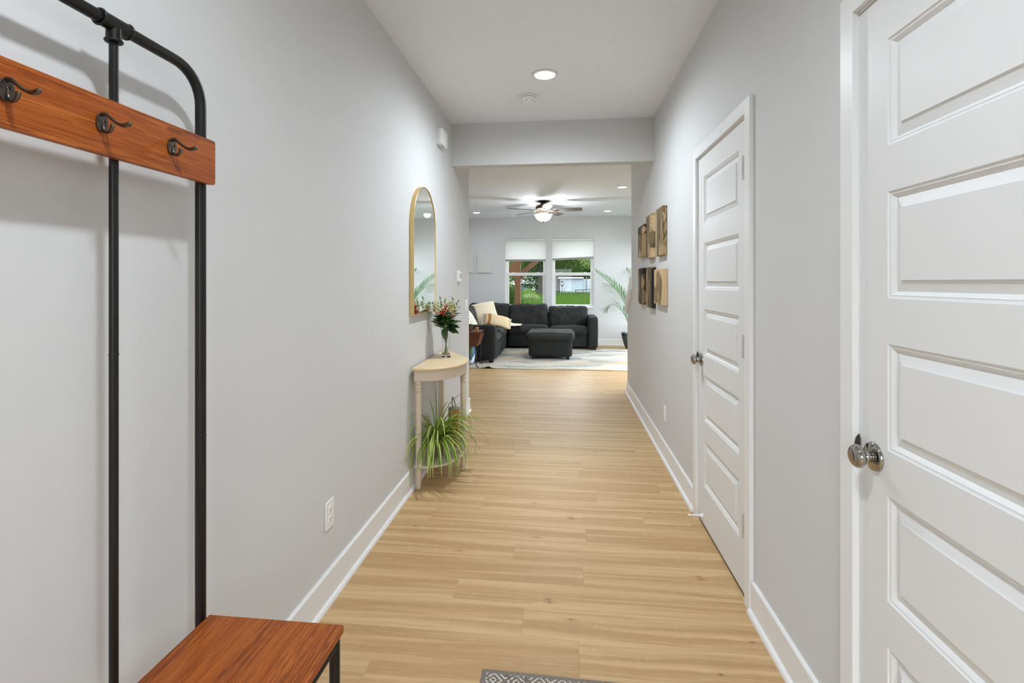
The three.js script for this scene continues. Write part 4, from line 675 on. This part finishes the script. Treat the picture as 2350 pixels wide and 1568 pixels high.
{ // cushions on the sofa
  const ribs = tex(128, 256, (u, v) => { const k = 255 * (0.5 + 0.5 * Math.sin(v * 2 * Math.PI * 11 + 0.6 * Math.sin(u * 9))); return [k, k, k]; }, { color: false });
  const plane = (g, w, h) => { const p = g.attributes.position, uv = g.attributes.uv; for (let i = 0; i < uv.count; i++) uv.setXY(i, p.getX(i) / w + 0.5, p.getZ(i) / h + 0.5); return g; };
  const pillow = (n, label, w, h, th, x, y, d, tilt, turn, roll, m, s) => { const o = thing(n, label, 'cushion', x, y, d); o.rotation.set(Math.PI / 2 - tilt, 0, 0); const q = new THREE.Quaternion().setFromEuler(new THREE.Euler(0, turn, roll, 'YXZ')); o.quaternion.premultiply(q); part('cover', plane(puff(w, th, h, { r: th * 0.48, top: 0.05, side: -0.03, wr: 0.008, n: 26, s, pinch: 0.62 }), w, h), m, o); return o; };
  const p1 = pillow('throw_pillow', 'large cream ribbed square pillow in the sofa corner', 0.50, 0.50, 0.09, -1.57, 0.70, 9.66, 0.35, 0.5, 0.16, new THREE.MeshPhysicalMaterial({ color: 0xf0e3c8, roughness: 0.95, bumpMap: ribs, bumpScale: 0.007 }), 31);
  const p2 = pillow('lumbar_pillow', 'small tan lumbar pillow with a brown fringed band at its end', 0.50, 0.27, 0.07, -1.29, 0.585, 9.33, 0.65, 0.25, -0.2, M.tan, 32);
  { const src = puff(0.50, 0.07, 0.27, { r: 0.07 * 0.48, top: 0.05, side: -0.03, wr: 0.008, n: 26, s: 32, pinch: 0.62 }).toNonIndexed(), q = src.attributes.position, nn = src.attributes.normal, P = [];
    for (let i = 0; i < q.count; i += 3) { const cx = (q.getX(i) + q.getX(i + 1) + q.getX(i + 2)) / 3; if (cx > -0.18 && cx < -0.125) for (let k = 0; k < 3; k++) P.push(q.getX(i + k) + nn.getX(i + k) * 0.006, q.getY(i + k) + nn.getY(i + k) * 0.006, q.getZ(i + k) + nn.getZ(i + k) * 0.006); }
    const bg2 = new THREE.BufferGeometry(); bg2.setAttribute('position', new THREE.Float32BufferAttribute(P, 3)); part('braid', mergeVertices(bg2, 1e-4), M.brownband, p2, 'brown braided band').geometry.computeVertexNormals(); }
  part('fringe', [...Array(14)].map((_, i) => new THREE.CapsuleGeometry(0.007, 0.05, 3, 6).rotateZ(Math.PI / 2).translate(-0.262, 0, -0.11 + i * 0.017)), M.cream, p2); part('fringe', [...Array(14)].map((_, i) => new THREE.CapsuleGeometry(0.007, 0.04, 3, 6).rotateZ(Math.PI / 2).translate(0.26, 0, -0.11 + i * 0.017)), M.cream, p2);
  const p3 = pillow('striped_pillow', 'white striped pillow leaning behind the wooden side table', 0.46, 0.46, 0.09, -1.74, 0.62, 8.62, 0.55, 1.15, 0.1, new THREE.MeshPhysicalMaterial({ map: tex(128, 128, (u, v) => (Math.abs(((u * 7) % 1) - 0.5) < 0.06 ? [128, 122, 112] : [232, 227, 215])), roughness: 0.95 }), 33);
}
{ // knitted throw: thick sheet draped from under the lumbar pillow over the seat edge
  const n = 26, mI = 14, P = [], U = [], I = [];
  for (const o of [0, -0.014]) for (let i = 0; i <= n; i++) for (let j = 0; j <= mI; j++) {
    const s = i / n, q = j / mI, x = lerp(-1.42, -0.86, s) + 0.02 * Math.sin(q * 9), d = lerp(9.56, 9.86, q) - 0.25 * (1 - s) * (1 - q) + 0.03 * Math.sin(s * 8);
    const top = 0.505 + 0.02 * fbm(x * 9, d * 9, 3, 3) + 0.06 * Math.exp(-Math.pow((s - 0.35) / 0.25, 2)) - 0.02 * s;
    P.push(x, top + o + 0.008 * Math.sin(q * 22 + s * 6), -d); U.push(s, q);
  }
  const S = mI + 1, B = S * (n + 1); for (let i = 0; i < n; i++) for (let j = 0; j < mI; j++) { const a = i * S + j; I.push(a, a + S, a + 1, a + 1, a + S, a + S + 1, B + a, B + a + 1, B + a + S, B + a + 1, B + a + S + 1, B + a + S); }
  for (let i = 0; i < n; i++) for (const j of [0, mI]) { const a = i * S + j; I.push(a, B + a, a + S, a + S, B + a, B + a + S); } for (let j = 0; j < mI; j++) for (const i of [0, n]) { const a = i * S + j; I.push(a, a + 1, B + a, a + 1, B + a + 1, B + a); }
  const g = new THREE.BufferGeometry(); g.setAttribute('position', new THREE.Float32BufferAttribute(P, 3)); g.setAttribute('uv', new THREE.Float32BufferAttribute(U, 2)); g.setIndex(I); g.computeVertexNormals();
  tag(part('throw_blanket', g, M.cream, scene), 'cream knitted throw crumpled on the sofa seat beside the pillows', 'blanket');
}
{ // wooden side table at the sofa arm, bent black legs
  const t = thing('side_table', 'dark wood box side table on bent black metal legs', 'table');
  const wt = tex(256, 256, (u, v) => { const g = fbm(u * 3, v * 26, 3, 3); return mix3([74, 42, 24], [128, 80, 48], g); }); const wm = new THREE.MeshPhysicalMaterial({ map: wt, roughness: 0.4 });
  const a = 7.5, b = 7.9, R0 = -1.345, R1 = -1.292, Lx = -1.86;
  part('top', rbx(Lx, R1 + 0.01, 0.548, 0.566, a - 0.012, b + 0.005, 0.003), wm, t); part('metal_edge', rbx(R1 + 0.010, R1 + 0.0125, 0.546, 0.568, a - 0.012, b + 0.005, 0.001), M.chrome, t, 'shiny metal edge strip');
  part('drawer_box', alongD([[Lx + 0.06, 0.338], [R0, 0.338], [R1, 0.548], [Lx, 0.548]], a, b), wm, t);
  for (const d of [a + 0.01, b - 0.02]) part('leg', [tube([V(R0 - 0.01, 0.338, d), V(R0 - 0.012, 0.15, d), V(R0 - 0.008, 0.03, d), V(R0 + 0.025, 0.008 + RUG, d)], 0.0075, 30, 8), tube([V(Lx + 0.08, 0.338, d), V(Lx + 0.082, 0.15, d), V(Lx + 0.078, 0.03, d), V(Lx + 0.045, 0.008 + RUG, d)], 0.0075, 30, 8)], M.black, t);
  for (const d of [a + 0.01, b - 0.02]) for (let i = 0; i < 4; i++) part('rivet', new THREE.SphereGeometry(0.006, 10, 8).scale(1, 1, 0.5).translate(R0 - 0.011, 0.16 + i * 0.034, -(d - 0.0075)), M.chrome, t);
  for (let i = 0; i < 4; i++) part('nail', new THREE.SphereGeometry(0.006, 8, 6).translate(-1.46 + i * 0.045, 0.546, -(a - 0.012)), std('copper', { color: 0xb98766, metalness: 0.7, roughness: 0.4 }), t);
}
{ // things on and beside the side table
  const t = thing('wooden_block', 'small light wooden block on the dark side table', 'block', -1.385, 0.566, 7.72); part('block', [rbx(-0.022, 0.022, 0, 0.055, -0.02, 0.02, 0.004), rbx(-0.05, 0.0, 0, 0.02, -0.03, 0.03, 0.004)], std('lightwood', { color: 0xc08a56, roughness: 0.5 }), t);
  const b = thing('basket', 'dark brown bowl at the left of the wooden side table', 'bowl', -1.54, 0.566, 7.7); part('bowl', lathe([[0, 0], [0.06, 0], [0.09, 0.04], [0.1, 0.09], [0.094, 0.09], [0.083, 0.042], [0.055, 0.008], [0, 0.008]], 28), std('wicker', { color: 0x4a3a2c, roughness: 0.9 }), b); part('rim', new THREE.TorusGeometry(0.097, 0.006, 8, 30).rotateX(Math.PI / 2).translate(0, 0.09, 0), M.wicker, b);
  const bag = thing('shopping_bag', 'blue and white printed bag on the floor under the side table', 'bag', -1.565, RUG, 7.72);
  const pt = tex(128, 192, (u, v) => { const n = fbm(u * 5, v * 6, 12, 3); let c = n > 0.55 ? [226, 230, 232] : n > 0.44 ? [86, 132, 180] : [58, 92, 140]; if (v > 0.35 && v < 0.55 && noise(u * 9, v * 12, 6) > 0.55) c = [86, 112, 74]; return c; }, { ru: 3.5, rv: 3.5 });
  part('body', puff(0.26, 0.27, 0.20, { r: 0.03, top: 0.01, side: 0.02, wr: 0.02, n: 18, s: 44 }).translate(0, 0.170, 0), new THREE.MeshPhysicalMaterial({ map: pt, roughness: 0.45 }), bag);
}
{ // palm
  const t = thing('potted_palm', 'tall palm with long feathery fronds in a dark teal pot', 'palm', 1.34, 0, 10.02);
  part('pot', lathe([[0, 0], [0.095, 0], [0.105, 0.01], [0.14, 0.09], [0.175, 0.2], [0.195, 0.3], [0.2, 0.315], [0.198, 0.322], [0.186, 0.322], [0.18, 0.3], [0.16, 0.29], [0, 0.285]], 44), M.teal, t, 'dark teal glazed pot'); part('soil', new THREE.CylinderGeometry(0.17, 0.17, 0.008, 28).translate(0, 0.292, 0), M.soil, t);
  reseed(777);
  const leaflet = (len, w) => { const n = 4, P = [], I = []; for (let i = 0; i <= n; i++) { const s = i / n, ww = w * Math.sin(Math.PI * (0.12 + s * 0.86)); P.push(len * s, -len * 0.3 * s * s, -ww, len * s, -len * 0.3 * s * s + ww * 0.3, 0, len * s, -len * 0.3 * s * s, ww); } for (let i = 0; i < n; i++) for (let j = 0; j < 2; j++) { const a = i * 3 + j; I.push(a, a + 1, a + 3, a + 1, a + 4, a + 3); } const g = new THREE.BufferGeometry(); g.setAttribute('position', new THREE.Float32BufferAttribute(P, 3)); g.setIndex(I); g.computeVertexNormals(); return g; };
  function frond(pts, m, L1, from, n = 40, w = 0.006) {
    const c = new THREE.CatmullRomCurve3(pts.map((p) => new THREE.Vector3(...p))), gs = [limb(pts.map((p) => new THREE.Vector3(...p)), [0.009, 0.007, 0.005, 0.0025], 30, 6)];
    for (let i = 0; i < n; i++) for (const sd of [-1, 1]) {
      const s = from + (0.995 - from) * i / (n - 1), p = c.getPointAt(s), tg = c.getTangentAt(s), side = new THREE.Vector3().crossVectors(tg, new THREE.Vector3(0, 1, 0)).normalize(), len = L1 * Math.sin(Math.PI * (0.22 + 0.66 * (s - from) / (1 - from))) * rr(0.85, 1.1); { const nrm = new THREE.Vector3().crossVectors(side, tg).normalize(); side.multiplyScalar(0.45).addScaledVector(nrm, 0.9).normalize(); }
      const dir = side.multiplyScalar(sd).addScaledVector(tg, rr(1.0, 1.5)).add(new THREE.Vector3(0, rr(-0.2, 0.05), 0)).normalize(), up = new THREE.Vector3(0, 1, 0), z = new THREE.Vector3().crossVectors(dir, up).normalize(), y = new THREE.Vector3().crossVectors(z, dir);
      gs.push(leaflet(len, w).applyMatrix4(new THREE.Matrix4().makeBasis(dir, y, z).setPosition(p)));
    }
    part('frond', gs, m, t);
  }
  frond([[0.0, 0.29, 0.0], [-0.02, 0.62, 0.04], [-0.14, 0.95, 0.06], [-0.36, 1.26, 0.06], [-0.70, 1.56, 0.05]], M.palm, 0.27, 0.34, 54, 0.0048);
  frond([[0.02, 0.29, 0.02], [-0.0, 0.7, 0.0], [-0.1, 1.0, -0.06], [-0.28, 1.2, -0.12], [-0.52, 1.28, -0.16]], M.palm, 0.24, 0.35, 44, 0.0048);
  frond([[-0.02, 0.29, 0.03], [-0.05, 0.5, 0.06], [-0.2, 0.78, 0.1], [-0.40, 0.90, 0.12], [-0.55, 0.80, 0.12]], M.palm, 0.24, 0.3, 26, 0.006);
  frond([[0.03, 0.29, 0], [0.06, 0.7, 0.05], [0.14, 1.1, 0.1], [0.26, 1.4, 0.12], [0.42, 1.52, 0.14]], M.palm, 0.26, 0.35, 36);
  frond([[0.02, 0.29, -0.03], [0.04, 0.75, -0.1], [0.05, 1.2, -0.22], [0.02, 1.5, -0.32], [-0.04, 1.6, -0.42]], M.palm, 0.24, 0.35, 34);
  frond([[0.03, 0.29, 0.03], [0.08, 0.6, 0.12], [0.16, 0.9, 0.28], [0.2, 1.1, 0.46], [0.22, 1.12, 0.66]], M.palm, 0.25, 0.35, 30, 0.0065);
}
// canvases by the windows
for (const [a, b, label] of [[-1.8695, -1.5803, 'white textured canvas on the far wall beside the left window'], [-2.262, -1.971, 'white textured canvas cut off by the end of the left wall']]) {
  const t = thing('wall_canvas', label, 'picture', (a + b) / 2, 1.745, FAR);
  const mt = canvasTex(160, 208, (g, w, h) => { g.fillStyle = '#dddcd8'; g.fillRect(0, 0, w, h); reseed(Math.round(-a * 1000)); for (let i = 0; i < 90; i++) { const x = rr(0, w), y = rr(0, h); g.strokeStyle = `rgba(150,146,140,${rr(0.15, 0.5)})`; g.lineWidth = rr(1, 2.2); g.beginPath(); g.moveTo(x, y); g.lineTo(x + rr(5, 12), y - rr(3, 12)); g.stroke(); } });
  const w = b - a, g = bx(-w / 2, w / 2, -0.196, 0.196, -0.03, -0.002), uv = g.attributes.uv, p = g.attributes.position; for (let i = 0; i < uv.count; i++) uv.setXY(i, p.getX(i) / w + 0.5, p.getY(i) / 0.392 + 0.5);
  part('painted_canvas', g, new THREE.MeshPhysicalMaterial({ map: mt, roughness: 0.9 }), t);
}
// shades
[[0, 1.81, 1.81, 'white fabric shade half down over the left window'], [1, 1.825, 1.865, 'white fabric shade hanging slightly crooked over the right window']].forEach(([i, yl, yr, label]) => {
  const [a, b] = WIN[i], t = thing('window_shade', label, 'window shade', (a + b) / 2, 0, FAR), w = (b - a) / 2 - 0.006;
  part('headrail', rbx(-w, w, 2.24, 2.278, -0.02, 0.026, 0.003), M.shadeRail, t).material = M.vinyl;
  const sh = new THREE.Shape(); sh.moveTo(-w, yl + 0.02); sh.lineTo(w, yr + 0.02); sh.lineTo(w, 2.242); sh.lineTo(-w, 2.242);
  part('fabric', new THREE.ExtrudeGeometry(sh, { depth: 0.006, bevelEnabled: false }).translate(0, 0, -0.006), M.shade, t);
  const rail = part('bottom_rail', rbx(-w, w, -0.018, 0.026, -0.012, 0.018, 0.004), M.shadeRail, t, 'grey bottom bar'); rail.position.y = (yl + yr) / 2; rail.rotation.z = Math.atan2(yr - yl, 2 * w);
});

// ---------------------------------------------------------------- outdoors
const GY = -0.25;
struct('ground', new THREE.PlaneGeometry(300, 320).rotateX(-Math.PI / 2).translate(0, GY, -90), std('lawn', { map: tex(256, 256, (u, v) => mix3([20, 34, 11], [34, 52, 18], fbm(u * 20, v * 20, 5, 3))), roughness: 1, specularIntensity: 0.1 })).material.map.repeat.set(40, 40);
{ // timber patio cover
  const tm = new THREE.MeshPhysicalMaterial({ map: tex(128, 256, (u, v) => mix3([62, 36, 8], [86, 54, 14], fbm(u * 14, v * 3, 9, 3))), roughness: 0.8 });
  const t = thing('patio_cover', 'brown timber patio post with curved braces outside the left window', 'patio cover');
  const xw = (px, d) => { const a = (px - 1175) / 1120, q = Math.atan(119 / 1120), c = Math.cos(q), s = Math.sin(q); return d * (a * c - s) / (c + a * s); };
  const px0 = xw(1181, 12.5), px1 = xw(1194.6, 12.5);
  part('post', rbx(px0, px1, GY, 2.75, 12.5, 12.65, 0.008), tm, t); part('post', rbx(xw(1152, 11.6) - 0.15, xw(1152, 11.6), GY, 2.75, 11.6, 11.75, 0.008), tm, t);
  part('beam', rbx(-3.2, 2.6, 2.75, 2.95, 12.5, 12.65, 0.008), tm, t); part('beam', rbx(-3.2, 2.6, 2.75, 2.95, 11.6, 11.75, 0.008), tm, t);
  const brace = (pts, w, d0, d1) => { const c = new THREE.CatmullRomCurve3(pts.map((p) => new THREE.Vector3(p[0], p[1], 0))), up = [], lo = []; for (let i = 0; i <= 20; i++) { const p = c.getPoint(i / 20), q = c.getTangent(i / 20); up.push([p.x - q.y * w, p.y + q.x * w]); lo.unshift([p.x + q.y * w, p.y - q.x * w]); } return alongD([...up, ...lo], d0, d1); };
  part('brace', brace([[xw(1193, 12.5), 1.44], [xw(1205, 12.5), 1.64], [xw(1228, 12.5), 1.86], [xw(1290, 12.5), 2.7]], 0.062, 12.53, 12.62), tm, t);
  part('brace', brace([[xw(1160, 11.7), 1.43], [xw(1172, 11.7), 1.62], [xw(1190, 11.7), 1.83], [xw(1250, 11.7), 2.7]], 0.08, 11.63, 11.73), tm, t);
}
{ // hanging bulb of the patio string
  const t = thing('string_bulb', 'clear hanging string-light bulb outside the right window', 'bulb', 0.60, 1.86, 12.4);
  part('bulb_glass', lathe([[0, -0.075], [0.012, -0.072], [0.024, -0.055], [0.026, -0.038], [0.018, -0.015], [0.012, 0]], 20), M.pane, t); part('socket', lathe([[0, -0.004], [0.014, -0.004], [0.016, 0.03], [0.01, 0.045], [0, 0.045]], 16), M.blackfoot, t); part('wire', new THREE.CylinderGeometry(0.004, 0.004, 0.85, 6).translate(0, 0.47, 0), M.blackfoot, t);
}
// leaves: one bent blade per instance
const leafG = (() => { const g = new THREE.BufferGeometry(); g.setAttribute('position', new THREE.Float32BufferAttribute([0, 0, 0, 0.5, 0.12, -0.3, 0.5, 0.12, 0.3, 1, -0.05, 0, 0.5, 0.0, 0], 3)); g.setIndex([0, 4, 1, 0, 2, 4, 4, 3, 1, 4, 2, 3]); g.computeVertexNormals(); return g; })();
const leafM = new THREE.MeshPhysicalMaterial({ color: 0xa8a89c, roughness: 0.9, specularIntensity: 0.1, transmission: 0.3, thickness: 0, side: THREE.DoubleSide });
function foliage(name, parent, blobs, n, size, cols, flat = 0.6) {
  const im = new THREE.InstancedMesh(leafG, leafM, n); im.name = name; im.userData.kind = 'stuff'; const q = new THREE.Quaternion(), e = new THREE.Euler(), c = new THREE.Color(), c2 = new THREE.Color(), m = new THREE.Matrix4();
  const vol = blobs.map((b) => b[3] * b[4] * b[3]), tot = vol.reduce((a, b) => a + b, 0); let i = 0;
  blobs.forEach((b, k) => { const cnt = k === blobs.length - 1 ? n - i : Math.round(n * vol[k] / tot);
    for (let j = 0; j < cnt && i < n; j++, i++) { const th = rr(0, Math.PI * 2), cz = rr(-1, 1), rad = Math.pow(rnd(), 0.42), sq = Math.sqrt(1 - cz * cz); e.set(rr(-1, 1) * flat, rr(0, 6.28), rr(-1, 1) * flat); q.setFromEuler(e); const s = size * rr(0.6, 1.3); m.compose(new THREE.Vector3(b[0] + Math.cos(th) * sq * rad * b[3], b[1] + cz * rad * b[4], -b[2] + Math.sin(th) * sq * rad * b[3]), q, new THREE.Vector3(s, s, s)); im.setMatrixAt(i, m); c.set(cols[0]); c2.set(cols[1]); c.lerp(c2, rnd()); im.setColorAt(i, c); } });
  parent.add(im); return im;
}
function tree(label, x, d, tr, th, blobs, n, size, cols, lean = 0) {
  const t = thing('tree', label, 'tree', x, GY, d);
  part('trunk', limb([new THREE.Vector3(0, -0.1, 0), new THREE.Vector3(lean * 0.4, th * 0.4, 0), new THREE.Vector3(lean, th, 0.1)], [tr * 1.25, tr, tr * 0.7], 16, 12), std('bark', { color: 0x2e2a24, roughness: 1 }), t);
  foliage('crown', t, blobs, n, size, cols);
}
reseed(31337);
tree('large dark-trunked tree left of the white shed', -1.02, 52, 0.29, 5, [[0, 6.5, 0, 5, 3.4], [2.2, 4.6, 1, 3.2, 1.7], [-2.6, 4.8, 0.5, 3, 1.6], [2.1, 2.95, 2, 1.7, 0.55]], 26000, 0.15, ['#4a6b2c', '#86ad55']);
tree('leaning shade tree at the right edge of the left window', -2.34, 51, 0.22, 4.4, [[-0.5, 6, 0, 4.5, 3.2], [-2.6, 4.2, -1, 3.2, 1.8], [1.2, 4.5, 0, 2.6, 1.8], [-2.6, 2.7, 0, 2.4, 0.9]], 26000, 0.15, ['#44662c', '#83aa52'], -0.3);
tree('bright yellow-green maple close outside the right window', 2.05, 22, 0.09, 2.4, [[-0.35, 3.15, 0, 1.25, 1.15], [0.2, 4.2, 0, 1.2, 1]], 9000, 0.075, ['#a4cc52', '#e6f2a4']);
tree('light green young tree outside the left window edge', -2.55, 20, 0.07, 2.2, [[-0.1, 2.9, 0, 0.9, 0.9], [0.75, 2.75, 0, 0.5, 0.4], [0.0, 1.7, 0, 0.42, 0.5]], 8000, 0.065, ['#6f9c3e', '#c2da7c']);
for (const [x, d, r, label] of [[-17, 92, 7, 'dark green treeline tree behind the grey house'], [-8.5, 118, 8, 'tall treeline tree seen over the grey house'], [-1, 84, 7, 'dense treeline tree between the two windows'], [7, 88, 8, 'dense treeline tree behind the white shed'], [15, 95, 8, 'treeline tree right of the white shed'], [24, 95, 8, 'farthest right treeline tree beyond the lawn']])
  tree(label, x, d, 0.35, 5, [[0, 7, 0, r, 5.5], [-3, 3.2, 2, r * 0.7, 3.2], [3, 3.2, 2, r * 0.7, 3.2]], 40000, 0.36, ['#4a6e36', '#7fa75c']);
for (const [x, d, r, h, cols, n, label] of [[-2.42, 22, 0.62, 0.78, ['#3a5a28', '#6d9548'], 9000, 'dark green bush low outside the left window'], [-2.35, 34, 0.75, 0.42, ['#4f7630', '#c8d8a0'], 4000, 'pale flowering shrub behind the brown patio post'], [-2.75, 38, 0.6, 0.6, ['#55802f', '#9cc05a'], 3000, 'small light green shrub beside the patio post']]) {
  const t = thing('shrub', label, 'shrub', x, GY, d); part('stem', limb([new THREE.Vector3(0, -0.05, 0), new THREE.Vector3(0.02, h, 0)], [0.03, 0.015], 6, 6), M.bark, t); foliage('leaves', t, [[0, h * 1.0, 0, r, h]], n, 0.06, cols);
}
{ // tall meadow grass
  const g = new THREE.BufferGeometry(); g.setAttribute('position', new THREE.Float32BufferAttribute([-0.5, 0, 0, 0.5, 0, 0, -0.3, 0.6, 0.12, 0.35, 0.6, 0.12, 0.02, 1, 0.35], 3)); g.setIndex([0, 1, 2, 1, 3, 2, 2, 3, 4]); g.computeVertexNormals();
  const n = 42000, im = new THREE.InstancedMesh(g, leafM, n), m = new THREE.Matrix4(), q = new THREE.Quaternion(), c = new THREE.Color(), c2 = new THREE.Color('#86ac48'); im.name = 'tall_grass'; im.userData = { kind: 'stuff', label: 'tall green meadow grass between the house and the shed', category: 'grass' };
  for (let i = 0; i < n; i++) { const d = 25 + 36 * Math.pow(rnd(), 1.2), x = rr(-0.16, 0.14) * d; q.setFromEuler(new THREE.Euler(rr(-0.3, 0.3), rr(0, 6.28), 0)); m.compose(new THREE.Vector3(x, GY, -d), q, new THREE.Vector3(rr(0.015, 0.03), rr(0.25, 0.62), 0.5)); im.setMatrixAt(i, m); c.set('#3c6420').lerp(c2, rnd() * 0.5); im.setColorAt(i, c); }
  scene.add(im);
}
{ // white shed
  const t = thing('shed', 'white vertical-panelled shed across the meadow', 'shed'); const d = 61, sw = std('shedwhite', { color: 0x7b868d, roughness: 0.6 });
  part('wall', bx(-0.47, 2.28, GY, 1.9, d, d + 2.4), sw, t);
  for (let i = 0; i < 9; i++) part('panel', rbx(-0.45 + i * 0.302, -0.45 + i * 0.302 + 0.29, GY + 0.08, 1.84, d - 0.025, d, 0.01), sw, t);
  part('lean_to', bx(2.28, 3.6, GY, 1.75, d + 0.5, d + 2.4), sw, t); part('base_trim', bx(-0.5, 2.3, GY, GY + 0.1, d - 0.05, d), M.trim, t);
  part('roof', acrossX([[d - 0.25, 1.84], [d + 1.2, 1.98], [d + 2.65, 1.84], [d + 2.65, 1.78], [d + 1.2, 1.92], [d - 0.25, 1.78]], -0.7, 2.45), std('roofgrey', { color: 0x6a6f70, roughness: 0.7 }), t);
}
{ // things standing by the shed
  const k = thing('utility_meter', 'dark utility box on a post in front of the shed', 'utility box', -0.20, GY, 58); part('post', bx(-0.04, 0.04, 0, 1.4, -0.04, 0.04), M.dark, k); part('box', rbx(-0.16, 0.16, 1.1, 1.75, -0.1, 0.1, 0.05), M.dark, k); part('dial', lathe([[0, 0], [0.1, 0], [0.1, 0.03], [0, 0.05]], 18).rotateX(Math.PI / 2).translate(0, 1.42, 0.1), M.screen, k);
  const g = thing('metal_gate', 'low black metal rail fence beside the shed', 'fence', 2.3, GY, 57); for (const x of [-0.95, -0.1, 0.7, 1.2]) part('post', new THREE.CylinderGeometry(0.04, 0.05, 0.75, 8).translate(x, 0.37, 0), M.dark, g); part('rail', tube([new THREE.Vector3(-0.95, 0.68, 0), new THREE.Vector3(0, 0.74, 0), new THREE.Vector3(1.3, 0.84, 0)], 0.04, 20, 8), M.dark, g); part('rail', tube([new THREE.Vector3(-0.95, 0.35, 0), new THREE.Vector3(1.3, 0.38, 0)], 0.03, 10, 8), M.dark, g);
  const p = thing('utility_pole', 'grey post standing at the right end of the shed', 'post', 2.62, GY, 57.5); part('shaft', new THREE.CylinderGeometry(0.07, 0.09, 2.2, 12).translate(0, 1.1, 0), std('greypost', { color: 0x5d5f60, roughness: 0.8 }), p); part('arm', new THREE.CylinderGeometry(0.03, 0.03, 0.4, 8).rotateZ(Math.PI / 2).translate(0.18, 1.1, 0), M.greypost, p);
  const s = thing('bare_sapling', 'thin bare sapling standing in front of the shed', 'sapling', 0.08, GY, 56); part('twig', [limb([new THREE.Vector3(-0.15, 0, 0), new THREE.Vector3(0, 0.7, 0), new THREE.Vector3(0.4, 1.7, 0)], [0.025, 0.018, 0.008], 12, 6), limb([new THREE.Vector3(0.02, 0.75, 0), new THREE.Vector3(0.3, 1.15, 0), new THREE.Vector3(0.6, 1.25, 0.1)], [0.014, 0.008], 10, 6), limb([new THREE.Vector3(-0.1, 0.3, 0), new THREE.Vector3(0.0, 1.1, 0), new THREE.Vector3(-0.02, 1.75, 0)], [0.016, 0.008], 10, 6)], M.bark, s);
}
{ // grey-blue neighbouring house
  const t = thing('house', 'grey-blue house with white trim behind the trees', 'house'), d = 100, sid = std('siding', { color: 0x5d6876, roughness: 0.7 });
  part('wall', bx(-8.9, -6.55, GY, 1.0, d, d + 6), sid, t); part('wing_wall', bx(-5.9, -4.7, GY, 0.85, d + 1, d + 6), sid, t); part('corner_post', rbx(-6.55, -5.85, GY - 0.1, 1.15, d - 0.2, d + 0.6, 0.02), M.trim, t); part('eave', rbx(-5.9, -4.6, 0.85, 0.95, d + 0.8, d + 6, 0.02), M.trim, t);
  part('roof', acrossX([[d - 0.3, 1.0], [d + 3, 3.0], [d + 6.3, 1.0]], -9.1, -4.6), std('roofdark', { color: 0x8c9196, roughness: 0.9 }), t);
}
scene.traverse((o) => { if (o.isMesh) { o.castShadow = true; o.receiveShadow = true; } });
renderer.render(scene, camera);
